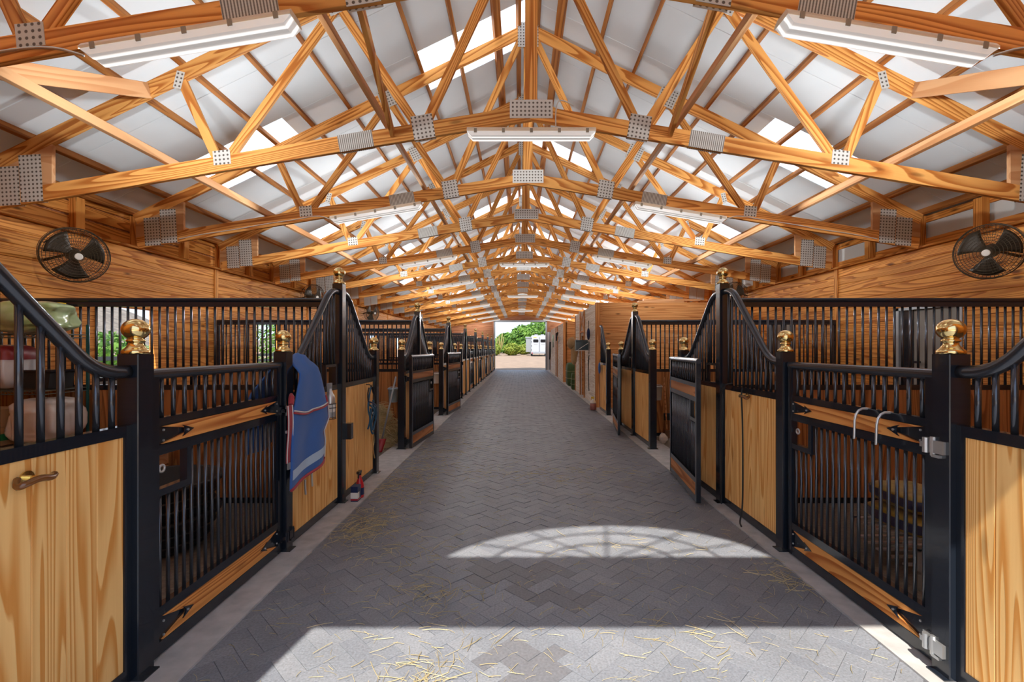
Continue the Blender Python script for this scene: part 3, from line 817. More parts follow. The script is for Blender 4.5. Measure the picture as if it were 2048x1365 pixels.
GL = 1.255
def gate(X, Y, rotz, label, detail, hinge_bright):
    """hinge at local origin, leaf along +x, aisle side +y, pivot in front of post face"""
    t = thing('stall_gate', label, 'gate', (X, Y, KERB), rotz, 'black barred stall gates')
    oy = -0.07
    def bp(name, b, m=M_BLACK, smooth=False): return link(name, mesh_of(name+'_gate', lambda: b, m, smooth), None, t, (0.022, oy, 0))
    bp('hinge_stile', MB().box(0, 0.045, -0.022, 0.022, 0.012, 1.40))
    bp('latch_stile', MB().box(GL-0.045, GL, -0.022, 0.022, 0.012, 1.40))
    bp('top_rail', MB().tube([(-0.008,0,1.41),(GL+0.008,0,1.41)], 0.027, 14), M_BAR)
    for nm, z0, z1 in (('rail_a',0.012,0.075),('rail_b',0.20,0.25),('rail_c',1.005,1.055),('rail_d',1.15,1.19)):
        o = bp(nm, MB().box(0.045, GL-0.045, -0.02, 0.02, z0, z1)); o.name = 'cross_rail'
    xa, xb = 0.05, GL-0.05
    for nm, z0, z1 in (('up',1.055,1.15),('low',0.075,0.20)):
        zc = (z0+z1)/2; hz = (z1-z0)/2
        o = bp('backing_plate_'+nm, MB().box(0.045, GL-0.045, -0.003, 0.008, z0, z1)); o.name = 'backing_plate'
        L = xb-xa; mid = (xa+xb)/2
        key = 'band_'+nm
        # notched front band, grain on local X
        poly = [(-L/2+0.02,-hz+0.004),(L/2-0.02,-hz+0.004),(L/2-0.19,-0.012),(L/2-0.19,0.012),(L/2-0.02,hz-0.004),(-L/2+0.02,hz-0.004),(-L/2+0.19,0.012),(-L/2+0.19,-0.012)]
        me = mesh_of(key, lambda: MB().prism(poly, 0.009, 0.021, 'xz'), M_BAND)
        link('wood_band', me, None, t, (0.022+mid, oy, zc))
        me = mesh_of(key+'back', lambda: MB().box(-L/2, L/2, -0.020, -0.004, -hz+0.001, hz-0.001), M_BANDBACK)
        link('back_board', me, None, t, (0.022+mid, oy, zc))
        for s in (-1, 1):
            xt = mid + s*(L/2-0.24)
            poly2 = [(xt, zc), (xt+s*0.085, zc+0.030), (xt+s*0.062, zc+0.010), (xt+s*0.062, zc-0.010), (xt+s*0.085, zc-0.030)]
            o = bp('spearhead_%s%d' % (nm, s), MB().prism(poly2, 0.018, 0.027, 'xz')); o.name = 'spearhead'
            if detail:
                for (rx, rz) in ((xt+s*0.05, zc), (mid+s*(L/2-0.02), zc+hz*0.55), (mid+s*(L/2-0.02), zc-hz*0.55)):
                    me = mesh_of('rivet', lambda: MB().tube([(0,0,0),(0,0.006,0)], 0.006, 8), M_STEEL)
                    link('rivet', me, None, t, (0.022+rx, oy+(0.027 if rx == xt+s*0.05 else 0.021), rz))
    # bars
    mb = MB()
    nu = 14
    for k in range(nu):
        x = 0.045+(GL-0.09)*(k+0.5)/nu
        if detail: link('bar', bar_mesh(0.205, 0.011), None, t, (0.022+x, oy, 1.188))
        else: mb.tube([(x,0,1.188),(x,0,1.393)], 0.011, 6)
    nl = 20
    for k in range(nl):
        x = 0.045+(GL-0.09)*(k+0.5)/nl
        top = 0.805 if x > GL-0.26 else 1.008
        if detail: link('bar', bar_mesh(top-0.248, 0.0095), None, t, (0.022+x, oy, 0.248))
        else: mb.tube([(x,0,0.248),(x,0,top)], 0.0095, 6)
    if not detail:
        o = link('bars', mesh_of('gatebars', lambda: mb, M_BAR, True), None, t, (0.022, oy, 0)); o['kind'] = 'stuff'
    bp('hand_opening', MB().box(GL-0.28, GL-0.045, -0.02, 0.02, 0.80, 0.835).box(GL-0.28, GL-0.245, -0.02, 0.02, 0.835, 1.006))
    bp('latch_ring', MB().tube([(GL-0.09+0.018*math.cos(a*PI/6), 0.0, 0.93+0.018*math.sin(a*PI/6)) for a in range(13)], 0.006, 6), M_STEEL, True)
    hm = M_STEEL if hinge_bright else M_BLACK
    for nm, z in (('hinge_low', 0.12), ('hinge_high', 1.07)):
        b = MB().box(0.01, 0.06, -0.048, -0.030, z-0.03, z+0.03)
        b.tube([(0.018,-0.012,z-0.036),(0.018,-0.012,z+0.036)], 0.016, 10).box(0.018, 0.05, -0.034, -0.006, z-0.013, z+0.013)
        o = link(nm, mesh_of((nm, hinge_bright), lambda: b, hm), None, t, (0, 0, 0)); o.name = 'hinge'
    return t

def partition(side, i, detail):
    y = P(i); x0, x1 = (WL+0.03, XL-0.055) if side == 'L' else (XR+0.055, WR-0.03)
    t = thing('stall_partition', 'barred partition between %s and %s stalls, %s' % (ORD[i-1], ORD[i], ROW[side]), 'partition', (x0, y, 0), 0, 'barred partitions between stalls')
    L = x1-x0
    K = lambda n_: (n_, side)
    o = link('top_tube', mesh_of(K('top_tube'), lambda: MB().tube([(0,0,2.03),(L,0,2.03)], 0.024, 10), M_BLACK, False), None, t)
    for nm, z0, z1 in (('upper_rail', 1.965, 2.01), ('middle_rail', 1.135, 1.185), ('bottom_rail', 0.005, 0.06)):
        link(nm, mesh_of(K(nm), lambda: MB().box(0, L, -0.022, 0.022, z0, z1), M_BLACK), None, t)
    for nm, xx in (('wall_stile', 0), ('front_stile', L-0.04)):
        link(nm, mesh_of(K(nm), lambda: MB().box(xx, xx+0.04, -0.022, 0.022, 0.06, 1.965), M_BLACK), None, t)
    nb = int(round((L-0.08)/0.079)); mb = MB()
    for k in range(nb):
        x = 0.04+(L-0.08)*(k+0.5)/nb
        if detail: link('bar', bar_mesh(0.782, 0.0115), None, t, (x, 0, 1.184))
        else: mb.tube([(x,0,1.184),(x,0,1.966)], 0.0115, 6)
    if not detail:
        o = link('bars', mesh_of(K('partbars'), lambda: mb, M_BLACK, True), None, t); o['kind'] = 'stuff'
    nbd = 24; w_ = (L-0.08)/nbd
    for k in range(nbd):
        x = 0.04+w_*(k+0.5)
        board('wood_board', (x, 0, 0.06), (x, 0, 1.135), w_-0.0008, 0.036, M_PART, t, (1,0,0), 0.004)
    return t

OPEN_L = {1: 175, 2: 174}; OPEN_R = {1: 174, 2: 173}
def row(side, mods):
    X = XL if side == 'L' else XR
    for i in mods:
        p = P(i); det = i < 2
        nm = ROW[side]
        between = 'at the entrance, %s' % nm if i == 0 else 'between %s and %s stalls, %s' % (ORD[i-1], ORD[i], nm)
        post(X, p, TALL, 'tall black post with brass ball %s' % between, latch=1 if (side == 'L' and i == 1) else 0)
        tb = 'draped with the blue blanket' if (side == 'L' and i == 0) else ('beyond the %s stall gate, %s' % (ORD[i], nm))
        post(X, p+1.13, SH, 'short black post with brass ball before the %s stall gate, %s' % (ORD[i], nm), hinge=0 if side == 'L' else (2 if i == 0 else 1))
        post(X, p+2.53, SH, 'short black post with brass ball %s' % tb, hinge=1 if side == 'L' else 0)
        # panel A: short (p+1.13) back to tall (p); panel B: short (p+2.53) on to tall (p+3.66)
        panel(X, p+1.08, -PI/2, 'swooping pine and bar panel before the %s stall gate, %s' % (ORD[i], nm), det, feed=(side == 'R' and i > 0))
        panel(X, p+2.58, PI/2, 'swooping pine and bar panel beyond the %s stall gate, %s' % (ORD[i], nm), det, feed=(side == 'L' and i < 2))
        opn = (OPEN_L if side == 'L' else OPEN_R).get(i, 0)
        st = 'folded wide open' if opn else 'closed'
        if side == 'L': gate(X+0.07, p+2.53-0.05, -PI/2+math.radians(opn), 'barred black gate with pine bands, %s, %s stall, %s' % (st, ORD[i], nm), i < 2, False)
        else: gate(X-0.07, p+1.13+0.05, PI/2+math.radians(opn), 'barred black gate with pine bands, %s, %s stall, %s' % (st, ORD[i], nm), i < 2, i == 0)
row('L', range(0, 9)); row('R', range(0, 3))
for i in range(1, 9): partition('L', i, i == 1)
for i in (1, 2): partition('R', i, i == 1)

# ================================================================== THINGS IN THE BARN
CAMZ = 1.55
def at(u, v, Y): return Vector(((u-1040)*Y/F, Y, CAMZ-(v-697)*Y/F))
def smooth_path(pts, it=2):
    q = [Vector(p) for p in pts]
    for _ in range(it):
        o = [q[0]]
        for a, b in zip(q[:-1], q[1:]): o += [a*0.75+b*0.25, a*0.25+b*0.75]
        q = o+[q[-1]]
    return q
def fabric(name, c, c2=None, scale=220, rough=0.9):
    m, n, l, p = newmat(name)
    tc = N(n, 'ShaderNodeTexCoord'); nz = N(n, 'ShaderNodeTexNoise'); nz.inputs['Scale'].default_value = scale
    l.new(tc.outputs['Object'], nz.inputs['Vector'])
    mc = N(n, 'ShaderNodeMix', data_type='RGBA'); mc.inputs[6].default_value = c; mc.inputs[7].default_value = c2 or tuple(x*0.75 for x in c[:3])+(1,)
    l.new(nz.outputs['Fac'], mc.inputs[0]); l.new(mc.outputs[2], p.inputs['Base Color']); p.inputs['Roughness'].default_value = rough
    p.inputs['Sheen Weight'].default_value = 0.15
    b = N(n, 'ShaderNodeBump'); b.inputs['Strength'].default_value = 0.25; b.inputs['Distance'].default_value = 0.002
    l.new(nz.outputs['Fac'], b.inputs['Height']); l.new(b.outputs[0], p.inputs['Normal'])
    return m
M_BLUE = fabric('blue_blanket_cloth', lin(62,110,182), lin(46,90,160))
M_RED = fabric('red_webbing', lin(176,58,68), lin(150,44,56))
M_PALE = fabric('pale_blue_band', lin(182,206,228), lin(168,194,220))
M_NAVY = fabric('navy_cloth', lin(24,40,84))
M_WEBW = fabric('white_piping', lin(226,222,220))

# ---- blue horse blanket hung over the panel rail behind the short post
def blanket():
    t = thing('horse_blanket', 'blue horse blanket with red binding hung over a stall rail', 'horse blanket', (-1.72, 3.8, 0.45))
    ox, oy, oz = -1.72, 3.8, 0.45
    def lerp(tab, t_):
        for (a, va), (b, vb) in zip(tab[:-1], tab[1:]):
            if t_ <= b: return va+(vb-va)*(t_-a)/(b-a)
        return tab[-1][1]
    def ztop(Y): return min(swoop_z(max(0, min(PLN, Y-3.70))), 1.46)+KERB+0.036
    def fn(s_, t_):
        # t_: 0..0.3 inside the stall, 0.3..0.36 over the rail, 0.36..1 aisle side
        if t_ < 0.33:
            k = (0.33-t_)/0.33
            Y = 3.70+0.20*s_ - 0.16*min(1, k*2.5)*(1-s_)
            X = -1.81-0.045-0.15*min(1, k*2.5) - 0.02*math.sin(s_*8+1)*k
            Z = ztop(Y)-0.72*k
            if k < 0.12: X = -1.81-0.045*(k/0.12); Z = ztop(Y)-0.03*(k/0.12)**2
        else:
            k = (t_-0.33)/0.67
            yl = lerp([(0,3.705),(0.15,3.70),(0.32,3.62),(0.45,3.54),(1,3.51)], k)
            yr = lerp([(0,3.91),(0.1,4.0),(0.2,4.07),(0.5,4.19),(0.62,4.20),(0.72,4.10),(0.82,4.13),(1,4.12)], k)
            Y = yl+(yr-yl)*s_
            zb = 0.50+0.09*s_
            zt = ztop(min(Y, 3.9))
            Z = zt+(zb-zt)*k
            X = -1.81+0.10*min(1, k/0.12) + 0.022*math.sin(s_*7.0+0.6+k*1.4)*min(1, k*1.6) + 0.03*math.sin(PI*s_)*min(1, k*2)
            X = max(X, -1.735) if k > 0.1 else X
            if k < 0.05: Z = zt-0.035*(k/0.05)**2
        return (X-ox, Y-oy, Z-oz)
    b = MB().grid(fn, 28, 48)
    o = b.build('cloth', M_BLUE, t, smooth=True, fix=False)
    md = o.modifiers.new('thick', 'SOLIDIFY'); md.thickness = 0.012; md.offset = 0
    def edge(pts, r, m, name):
        q = [Vector(p)+Vector((0.008, 0, 0)) for p in pts]
        return MB().tube(q, r, 8).build(name, m, o, smooth=True)
    K = lambda k: 0.33+0.67*k
    edge([fn(i/24, 1.0) for i in range(25)], 0.011, M_RED, 'binding')
    edge([fn(1.0, K(0.40+0.60*i/24)) for i in range(25)], 0.010, M_RED, 'binding')
    def seam(s_): return K(0.42+0.04*math.sin(PI*s_*0.9)+0.05*s_)
    edge([Vector(fn(i/24, seam(i/24)))+Vector((0.004,0,0)) for i in range(25)], 0.008, M_RED, 'binding')
    edge([Vector(fn(i/24, seam(i/24)-0.010))+Vector((0.004,0,0)) for i in range(25)], 0.006, M_WEBW, 'piping')
    edge([Vector(fn(0.985, K(0.47+0.5*i/24)))+Vector((0.006,0,0)) for i in range(25)], 0.005, M_WEBW, 'piping')
    bd = MB().grid(lambda s_, q: Vector(fn(0.02+0.96*s_, K(0.855+0.075*q)))+Vector((0.010, 0, 0)), 24, 4)
    bd.build('pale_band', M_PALE, o, smooth=True, fix=False)
    # red surcingle strap with pale edges
    st = MB().grid(lambda a, q: (-1.695-ox+0.006*math.sin(q*5), 3.47+0.075*a-oy, 1.13-0.42*q-oz), 2, 10)
    so = st.build('strap', M_RED, t, fix=False); md = so.modifiers.new('thick', 'SOLIDIFY'); md.thickness = 0.004
    for a in (0.06, 0.94):
        MB().tube([(-1.688-ox+0.006*math.sin(q/10*5), 3.47+0.075*a-oy, 1.13-0.42*q/10-oz) for q in range(11)], 0.004, 6).build('strap_edge', M_WEBW, so)
    MB().tube([(-1.70-ox, 3.545-oy, 1.13-oz), (-1.715-ox, 3.585-oy, 1.18-oz), (-1.735-ox, 3.62-oy, 1.2-oz)], [0.02, 0.022, 0.012], 8).build('strap_root', M_RED, so)
    MB().box(-1.704-ox, -1.690-ox, 3.465-oy, 3.55-oy, 0.93-oz, 0.95-oz).box(-1.704-ox, -1.690-ox, 3.49-oy, 3.52-oy, 0.66-oz, 0.71-oz).build('buckle', M_STEEL, so)
    for (yy, zz) in ((3.78, 0.44), (3.90, 0.47)):
        MB().tube(smooth_path([(-1.70-ox, yy-oy, zz+0.07-oz), (-1.70-ox, yy-oy, zz-oz), (-1.70-ox, yy+0.01-oy, zz-0.05-oz)]), 0.008, 6).build('clip', M_STEEL, t)
blanket()

# ---- steel spray bottle in a wire holder on the panel
q = Vector((-1.735, 4.36, 0.92))
t = thing('spray_bottle', 'silver metal spray bottle standing in a wire holder', 'bottle', q)
MB().lathe([(0.040,0),(0.044,0.006),(0.044,0.17),(0.040,0.195),(0.026,0.22),(0.017,0.245),(0.016,0.262)], 18).build('body', M_STEEL, t, smooth=True)
MB().lathe([(0.018,0.262),(0.018,0.285),(0.013,0.29)], 12).box(-0.012, 0.012, -0.045, 0.022, 0.285, 0.312).box(-0.008, 0.008, -0.05, -0.035, 0.235, 0.29).build('trigger', M_TRIMG, t)
MB().lathe([(0.0445,0.05),(0.0450,0.052),(0.0450,0.12),(0.0445,0.122)], 18, cap=False).build('paper_label', M_WHITE, t)
t = thing('wire_holder', 'black wire bottle holder fixed to the pine panel', 'holder', q+Vector((0,0,-0.012)))
b = MB()
for z in (0.0, 0.10, 0.135):
    b.tube([(0.052*math.cos(2*PI*k/16), 0.052*math.sin(2*PI*k/16), z) for k in range(17)], 0.0035, 5)
for k in range(4):
    a = PI/4+PI/2*k; b.tube([(0.052*math.cos(a), 0.052*math.sin(a), 0), (0.052*math.cos(a), 0.052*math.sin(a), 0.135)], 0.003, 5)
b.build('wire_cage', M_BLACK, t); MB().box(-0.056, -0.050, -0.02, 0.02, 0.0, 0.2).build('back_plate', M_BLACK, t)

# ---- halter with blue rope on the next panel
M_TEAL = fabric('teal_rope', lin(34,92,120), lin(24,64,96))
q = Vector((-1.76, 5.52, 1.10))
t = thing('rope_halter', 'teal blue rope halter hanging from a hook on the pine panel', 'halter', q)
MB().tube(smooth_path([(-0.02,0,0.03),(0.03,0,0.03),(0.04,0,-0.01),(0.05,0,0.03)]), 0.006, 6).build('hook', M_BLACK, t)
def rope(nm, pts, r, m, par): return MB().tube([(p_.x, p_.y*1.7, p_.z) for p_ in smooth_path(pts, 3)], r, 6).build(nm, m, par, smooth=True)
rope('crown_strap', [(0.04,-0.05,0.0),(0.04,-0.08,-0.1),(0.05,-0.06,-0.2),(0.04,0.0,-0.22),(0.04,0.06,-0.2),(0.05,0.07,-0.1),(0.04,0.03,0.0)], 0.009, M_BLACK, t)
rope('rope_loop', [(0.05,0.02,-0.16),(0.05,0.09,-0.26),(0.05,0.10,-0.36),(0.05,0.05,-0.46),(0.05,0.02,-0.56),(0.05,-0.02,-0.5),(0.06,-0.06,-0.38),(0.05,-0.03,-0.24)], 0.011, M_TEAL, t)
rope('rope_loop', [(0.06,-0.05,-0.2),(0.07,0.03,-0.28),(0.06,-0.04,-0.4),(0.06,0.0,-0.52),(0.06,0.04,-0.42),(0.07,0.06,-0.30),(0.06,0.0,-0.2)], 0.010, M_TEAL, t)
rope('noseband', [(0.05,-0.08,-0.15),(0.08,0.0,-0.19),(0.05,0.10,-0.25)], 0.010, M_NAVY, t)
rope('lead_chain', [(0.05,0.02,-0.5),(0.06,0.03,-0.62),(0.05,0.02,-0.72),(0.055,0.05,-0.84)], 0.006, M_BRASS, t)
rope('cheek_strap', [(0.045,0.0,0.0),(0.06,0.05,-0.15),(0.05,-0.02,-0.3),(0.06,0.06,-0.42),(0.05,0.02,-0.55)], 0.010, M_BLACK, t)
rope('cheek_strap', [(0.045,-0.02,0.0),(0.05,-0.1,-0.22),(0.06,-0.05,-0.36),(0.05,-0.09,-0.46)], 0.010, M_TEAL, t)
for (yy, zz) in ((-0.05,-0.2),(0.07,-0.24),(0.0,-0.3)):
    MB().tube([(0.06, yy+0.014*math.cos(k*PI/5), zz+0.014*math.sin(k*PI/5)) for k in range(11)], 0.004, 5).build('ring', M_STEEL, t)

# ---- red trigger bottle and carton on the kerb
M_REDP = plain('red_plastic', lin(196,36,44), rough=0.3)
t = thing('trigger_bottle', 'red trigger spray bottle on the kerb beside a tall post', 'bottle', (-1.655, 4.93, KERB))
MB().lathe([(0.040,0),(0.043,0.01),(0.043,0.12),(0.036,0.15),(0.022,0.19),(0.015,0.215),(0.014,0.23)], 16).build('body', M_REDP, t, smooth=True)
MB().lathe([(0.017,0.23),(0.017,0.25)], 12).box(-0.014, 0.014, -0.055, 0.025, 0.25, 0.275).box(-0.006, 0.006, -0.05, -0.035, 0.205, 0.25).build('trigger', M_BLACK, t)
MB().lathe([(0.0435,0.03),(0.0440,0.032),(0.0440,0.10),(0.0435,0.102)], 16, cap=False).build('paper_label', M_NAVY, t)
t = thing('carton', 'small navy and white carton beside the red spray bottle', 'box', (-1.66, 4.83, KERB))
MB().box(-0.035, 0.035, -0.05, 0.05, 0, 0.15).build('box_body', M_NAVY, t)
MB().box(-0.036, 0.036, -0.051, 0.0, 0.03, 0.09).build('white_panel', M_WHITE, t)
MB().box(-0.036, 0.036, -0.051, 0.051, 0.012, 0.024).build('red_stripe', M_REDP, t)

# ---- hooks on the near panels, hanger on the gate
M_LEATH = plain('polished_brown_horn', lin(120,74,34), rough=0.2, coat=0.4)
def horn_hook(label, loc, s):
    t = thing('coat_hook', label, 'hook', loc)
    MB().lathe([(0.026,0),(0.026,0.006),(0.0,0.008)], 14).build('back_plate', M_BRASS, t, rot=(0, s*PI/2, 0))
    MB().tube(smooth_path([(0,-0.03,0),(s*0.03,-0.06,-0.02),(s*0.05,-0.05,-0.01),(s*0.05,0.0,0.0),(s*0.045,0.05,-0.012),(s*0.03,0.075,-0.006)]), 0.013, 8).build('horn', M_LEATH, t, smooth=True)
    MB().tube([(0,0,0),(s*0.05,0,0.0)], 0.009, 8).build('stem', M_BRASS, t)
horn_hook('curved brown hook with brass plate on the first panel, blanket row', (-1.79, 1.73, 1.08), 1)
horn_hook('curved brown hook on the panel opposite the blue blanket', (2.01, 4.22, 1.13), -1)
t = thing('gate_hanger', 'galvanised double hook hanger hung over the upper gate rail', 'hanger', (1.99, 2.68, 1.185))
for yy in (-0.085, 0.085):
    MB().tube(smooth_path([(0.06,yy,-0.06),(0.06,yy,0.015),(-0.05,yy,0.015),(-0.055,yy,-0.16)], 2), 0.007, 8).build('hook', M_STEEL, t, smooth=True)
MB().box(0.05, 0.07, -0.11, 0.11, -0.07, -0.03).build('bar', M_BLACK, t)
cable('power_cord', [(1.965, 4.66, 0.03),(1.97,4.68,0.3),(1.965,4.66,0.7),(1.97,4.69,1.0),(1.965,4.66,1.12),(1.96,4.58,1.2),(2.0,4.5,1.22)], 0.006, M_RUBBER, 'black cord running down the tall post opposite the blanket')
cable('lead_rope', [(1.955,4.20,1.2),(1.955,4.22,1.14),(1.965,4.215,0.9),(1.97,4.22,0.5),(1.965,4.215,0.12),(1.93,4.2,0.02),(1.90,4.1,0.02)], 0.007, M_RUBBER, 'thin dark rope hanging from the horn hook down to the kerb')

# ---- second stall, blanket row: straw heap, shovel, pail
def strand(b, p, L, ang, lift, r):
    d = Vector((math.cos(ang), math.sin(ang), lift)); n_ = Vector((-math.sin(ang), math.cos(ang), 0))
    bend = R.uniform(-0.35, 0.35)*L
    pts = [Vector(p)+d*(L*(k/3-0.5))+n_*(bend*(k/3)*(1-k/3)) + Vector((0,0,0.35*L*abs(lift)*(1 if k in (1,2) else 0))) for k in range(4)]
    n0 = len(b.v)
    for q_ in pts:
        b.v += [tuple(q_+n_*r), tuple(q_-n_*r), tuple(q_+Vector((0,0,1.6*r)))]
    for k in range(3):
        a = n0+3*k
        b.f += [(a,a+3,a+4,a+1), (a+1,a+4,a+5,a+2), (a+2,a+5,a+3,a)]
def straw_heap(loc, rx, ry, h, n_, label, name='straw_pile'):
    t = thing(name, label, 'straw', loc)
    MB().grid(lambda u_, v_: (rx*0.92*v_*math.cos(2*PI*u_), ry*0.92*v_*math.sin(2*PI*u_), h*0.9*(1-v_*v_)*(1+0.12*math.sin(5*2*PI*u_)*v_)), 20, 8).build('mound', M_STRAW, t, smooth=True)
    b = MB()
    for _ in range(n_):
        a = R.uniform(0, 2*PI); k = math.sqrt(R.random())
        p = (rx*k*math.cos(a), ry*k*math.sin(a), h*(1-k*k)*R.uniform(0.9, 1.08)+0.008)
        strand(b, p, R.uniform(0.08, 0.24), R.uniform(0, 2*PI), R.uniform(-0.5, 0.5), R.uniform(0.0025, 0.0045))
    o = b.build('loose_strands', M_STRAW, t, fix=False); o['kind'] = 'stuff'
straw_heap((-2.30, 7.72, 0.0), 0.34, 0.52, 0.60, 900, 'tall heap of straw just inside the open second stall')
t = thing('stall_shovel', 'red bladed shovel with grey handle leaning in the open second stall', 'shovel', (-2.07, 7.1, 0.0))
MB().tube([(0.01, 0.0, 0.16), (0.19, 0.14, 1.12)], 0.014, 8).build('handle', M_TRIMG, t, smooth=True)
bl = MB().grid(lambda a, c: ((a-0.5)*0.22*(0.6+0.4*c)+0.02-0.09*c, -0.02-0.06*c-0.03*math.cos((a-0.5)*PI), 0.21-0.19*c), 8, 8)
o = bl.build('blade', plain('red_enamel', lin(150,20,26), rough=0.35), t, smooth=True, fix=False); md = o.modifiers.new('thick', 'SOLIDIFY'); md.thickness = 0.01
def pail(loc, r, h, m, label, name='feed_pail', cat='bucket'):
    t = thing(name, label, cat, loc)
    MB().lathe([(r*0.8,0),(r*0.82,0.004),(r,h),(r*1.1,h),(r*1.1,h-0.02),(r*1.03,h-0.02)], 20, cap=False).lathe([(0.001,0.006),(r*0.8,0.006)], 20, cap=False).build('shell', m, t, smooth=True)
    MB().tube([(r*1.03*math.cos(PI*k/10), 0, h+r*0.25*math.sin(PI*k/10)) for k in range(11)], 0.004, 6).build('bail_handle', M_STEEL, t)
pail((-2.19, 8.25, 0.62), 0.085, 0.24, plain('pale_blue_plastic', lin(150,180,204), rough=0.4), 'small pale blue pail hung on the partition above the straw heap')
pail((-2.08, 11.85, 0.68), 0.10, 0.25, M_WHITE, 'small white pail hung in the open third stall, blanket row')
pail((2.36, 8.22, 0.66), 0.085, 0.24, plain('grey_plastic_pail', lin(168,164,156), rough=0.5), 'small grey pail hung on the partition in the stall opposite')
t = thing('tool_rack', 'dark wooden rack of leaning tool handles beside the grey pail', 'tool rack', (2.62, 8.25, 0.0))
MB().box(-0.12, 0.14, 0.02, 0.06, 0.30, 0.42).build('rack_board', M_RUBBER, t)
for k, (x, tx) in enumerate(((-0.08, 0.05), (0.0, 0.02), (0.08, -0.03))):
    MB().tube([(x, 0.0, 0.12), (x-tx, 0.02, 1.05+0.05*k)], 0.014, 8).build('handle', M_BANDBACK, t)
    MB().box(x-0.04, x+0.05, -0.02, 0.02, 0.0, 0.13).build('tool_head', M_DARKBOARD, t)
t = MB().grid(lambda a, c: (0.075*math.sin(PI*c)*math.cos(2*PI*a)*(1+0.45*math.sin(7*a+3*c)), 0.06*math.sin(PI*c)*math.sin(2*PI*a)*(1+0.2*math.cos(5*a)), 0.075-0.075*math.cos(PI*c)*(1+0.3*math.sin(9*a))), 9, 5).build('salt_lump', plain('salt_block', lin(214,200,186), rough=0.7, noise=0.1), None, loc=(2.30, 7.75, 0.012))
tag(t, 'rough white salt lump on the floor beside the open gate', 'salt lump')

# ---- wire shelving with supplies in the first stall, blanket row
M_GREENP = plain('green_coated_wire', lin(24,84,84), rough=0.4, metal=0.3)
M_WIRE = plain('grey_green_wire', lin(96,104,98), rough=0.45, metal=0.5)
SX0, SX1, SY0, SY1 = -5.30, -4.22, 4.22, 4.66
t = thing('wire_shelf', 'three tier wire shelving unit with green posts in the first stall', 'shelf', (SX0, SY0, 0))
for x in (0.02, SX1-SX0): 
    for yy in (0.0, SY1-SY0):
        MB().tube([(x,yy,0),(x,yy,1.78)], 0.013, 8).build('post', M_GREENP, t)
for z in (0.66, 1.17, 1.68):
    b = MB(); W, D = SX1-SX0, SY1-SY0
    for zz in (z, z-0.03):
        b.tube([(0,0,zz),(W,0,zz)], 0.004, 5).tube([(0,D,zz),(W,D,zz)], 0.004, 5).tube([(W,0,zz),(W,D,zz)], 0.004, 5).tube([(0,0,zz),(0,D,zz)], 0.004, 5)
    for k in range(40):
        x = W*k/40; b.tube([(x,0,z-0.03*(k % 2)),(x+W/40,0,z-0.03*((k+1) % 2))], 0.0025, 4)
    for k in range(16):
        yy = D*(k+0.5)/16; b.tube([(0,yy,z),(W,yy,z)], 0.0028, 4)
    b.build('wire_tier', M_WIRE, t)
def sack(label, loc, dx, dy, dz, m, name='feed_bag', cat='bag', band=None, seed=0, rough=0.06, rz=0.0):
    rr = random.Random(seed); ph = [rr.uniform(0, 6) for _ in range(6)]
    t = thing(name, label, cat, loc, rz)
    def se(c, e): return math.copysign(abs(c)**e, c)
    def fn(u_, v_):
        th = 2*PI*u_; la = PI*(v_-0.5)
        cx = se(math.cos(la), 0.45)*se(math.cos(th), 0.5); cy = se(math.cos(la), 0.45)*se(math.sin(th), 0.5); cz = se(math.sin(la), 0.6)
        k = 1+rough*(math.sin(5*th+ph[0]+4*v_)+math.sin(9*v_*2+ph[1]+3*math.cos(th))+0.7*math.sin(11*math.cos(th)+ph[2]+7*v_))*math.cos(la)
        k *= 1+1.6*rough*(abs(noise.noise(Vector((cx*3+ph[4], cy*3, cz*3))))-0.25)+0.9*rough*(abs(noise.noise(Vector((cx*8+ph[4], cy*8, cz*8))))-0.2)
        return (dx/2*cx*k, dy/2*cy*k, dz/2+dz/2*cz*(1+0.4*rough*math.sin(4*th+ph[3])))
    o = MB().grid(fn, 56, 36).build('sack_body', m, t, smooth=True)
    if band:
        lo, hi, bm = band
        o2 = MB().grid(lambda u_, v_: tuple(Vector(fn(u_, lo+(hi-lo)*v_))*1.0 + Vector((fn(u_, 0.5)[0]*0.02, fn(u_, 0.5)[1]*0.03, 0))), 56, 8).build('printed_band', bm, t, smooth=True)
    return t
def plastic(name, c0, c1, scale=9):
    m = fabric(name, c0, c1, scale, 0.18); m.node_tree.nodes['Principled BSDF'].inputs['Coat Weight'].default_value = 0.5
    return m
sack('green and clear plastic bag of bedding on the top wire shelf', (-4.50, 4.41, 1.69), 0.60, 0.38, 0.29, plastic('green_clear_plastic', lin(214,222,186), lin(120,164,70), 7), 'bedding_bag', seed=1, rough=0.08)
sack('red white and pink feed bag on the middle wire shelf', (-4.72, 4.43, 1.18), 0.30, 0.34, 0.40, plastic('white_feed_paper', lin(226,222,220), lin(206,200,200), 5), 'feed_bag', band=(0.55, 0.9, plain('dark_red_print', lin(140,40,44), rough=0.4)), seed=2, rough=0.03)
sack('crumpled white plastic sack on the lowest wire shelf', (-4.40, 4.44, 0.67), 0.44, 0.40, 0.42, plastic('white_plastic_film', lin(230,226,220), lin(212,204,194), 12), 'plastic_sack', seed=3, rough=0.06)
t = thing('storage_tub', 'black lidded plastic tub on the middle wire shelf', 'tub', (-4.40, 4.45, 1.182))
MB().prism([(-0.12,0),(0.12,0),(0.14,0.15),(-0.14,0.15)], -0.12, 0.12, 'xz').build('tub_body', M_RUBBER, t)
MB().box(-0.15, 0.15, -0.13, 0.13, 0.15, 0.17).build('lid', M_BLACK, t)
M_CARD = plain('cardboard', lin(186,146,104), rough=0.85, noise=0.06); M_TAPE = plain('green_tape', lin(40,140,84), rough=0.4); M_INK = plain('blue_print', lin(60,84,150), rough=0.7)
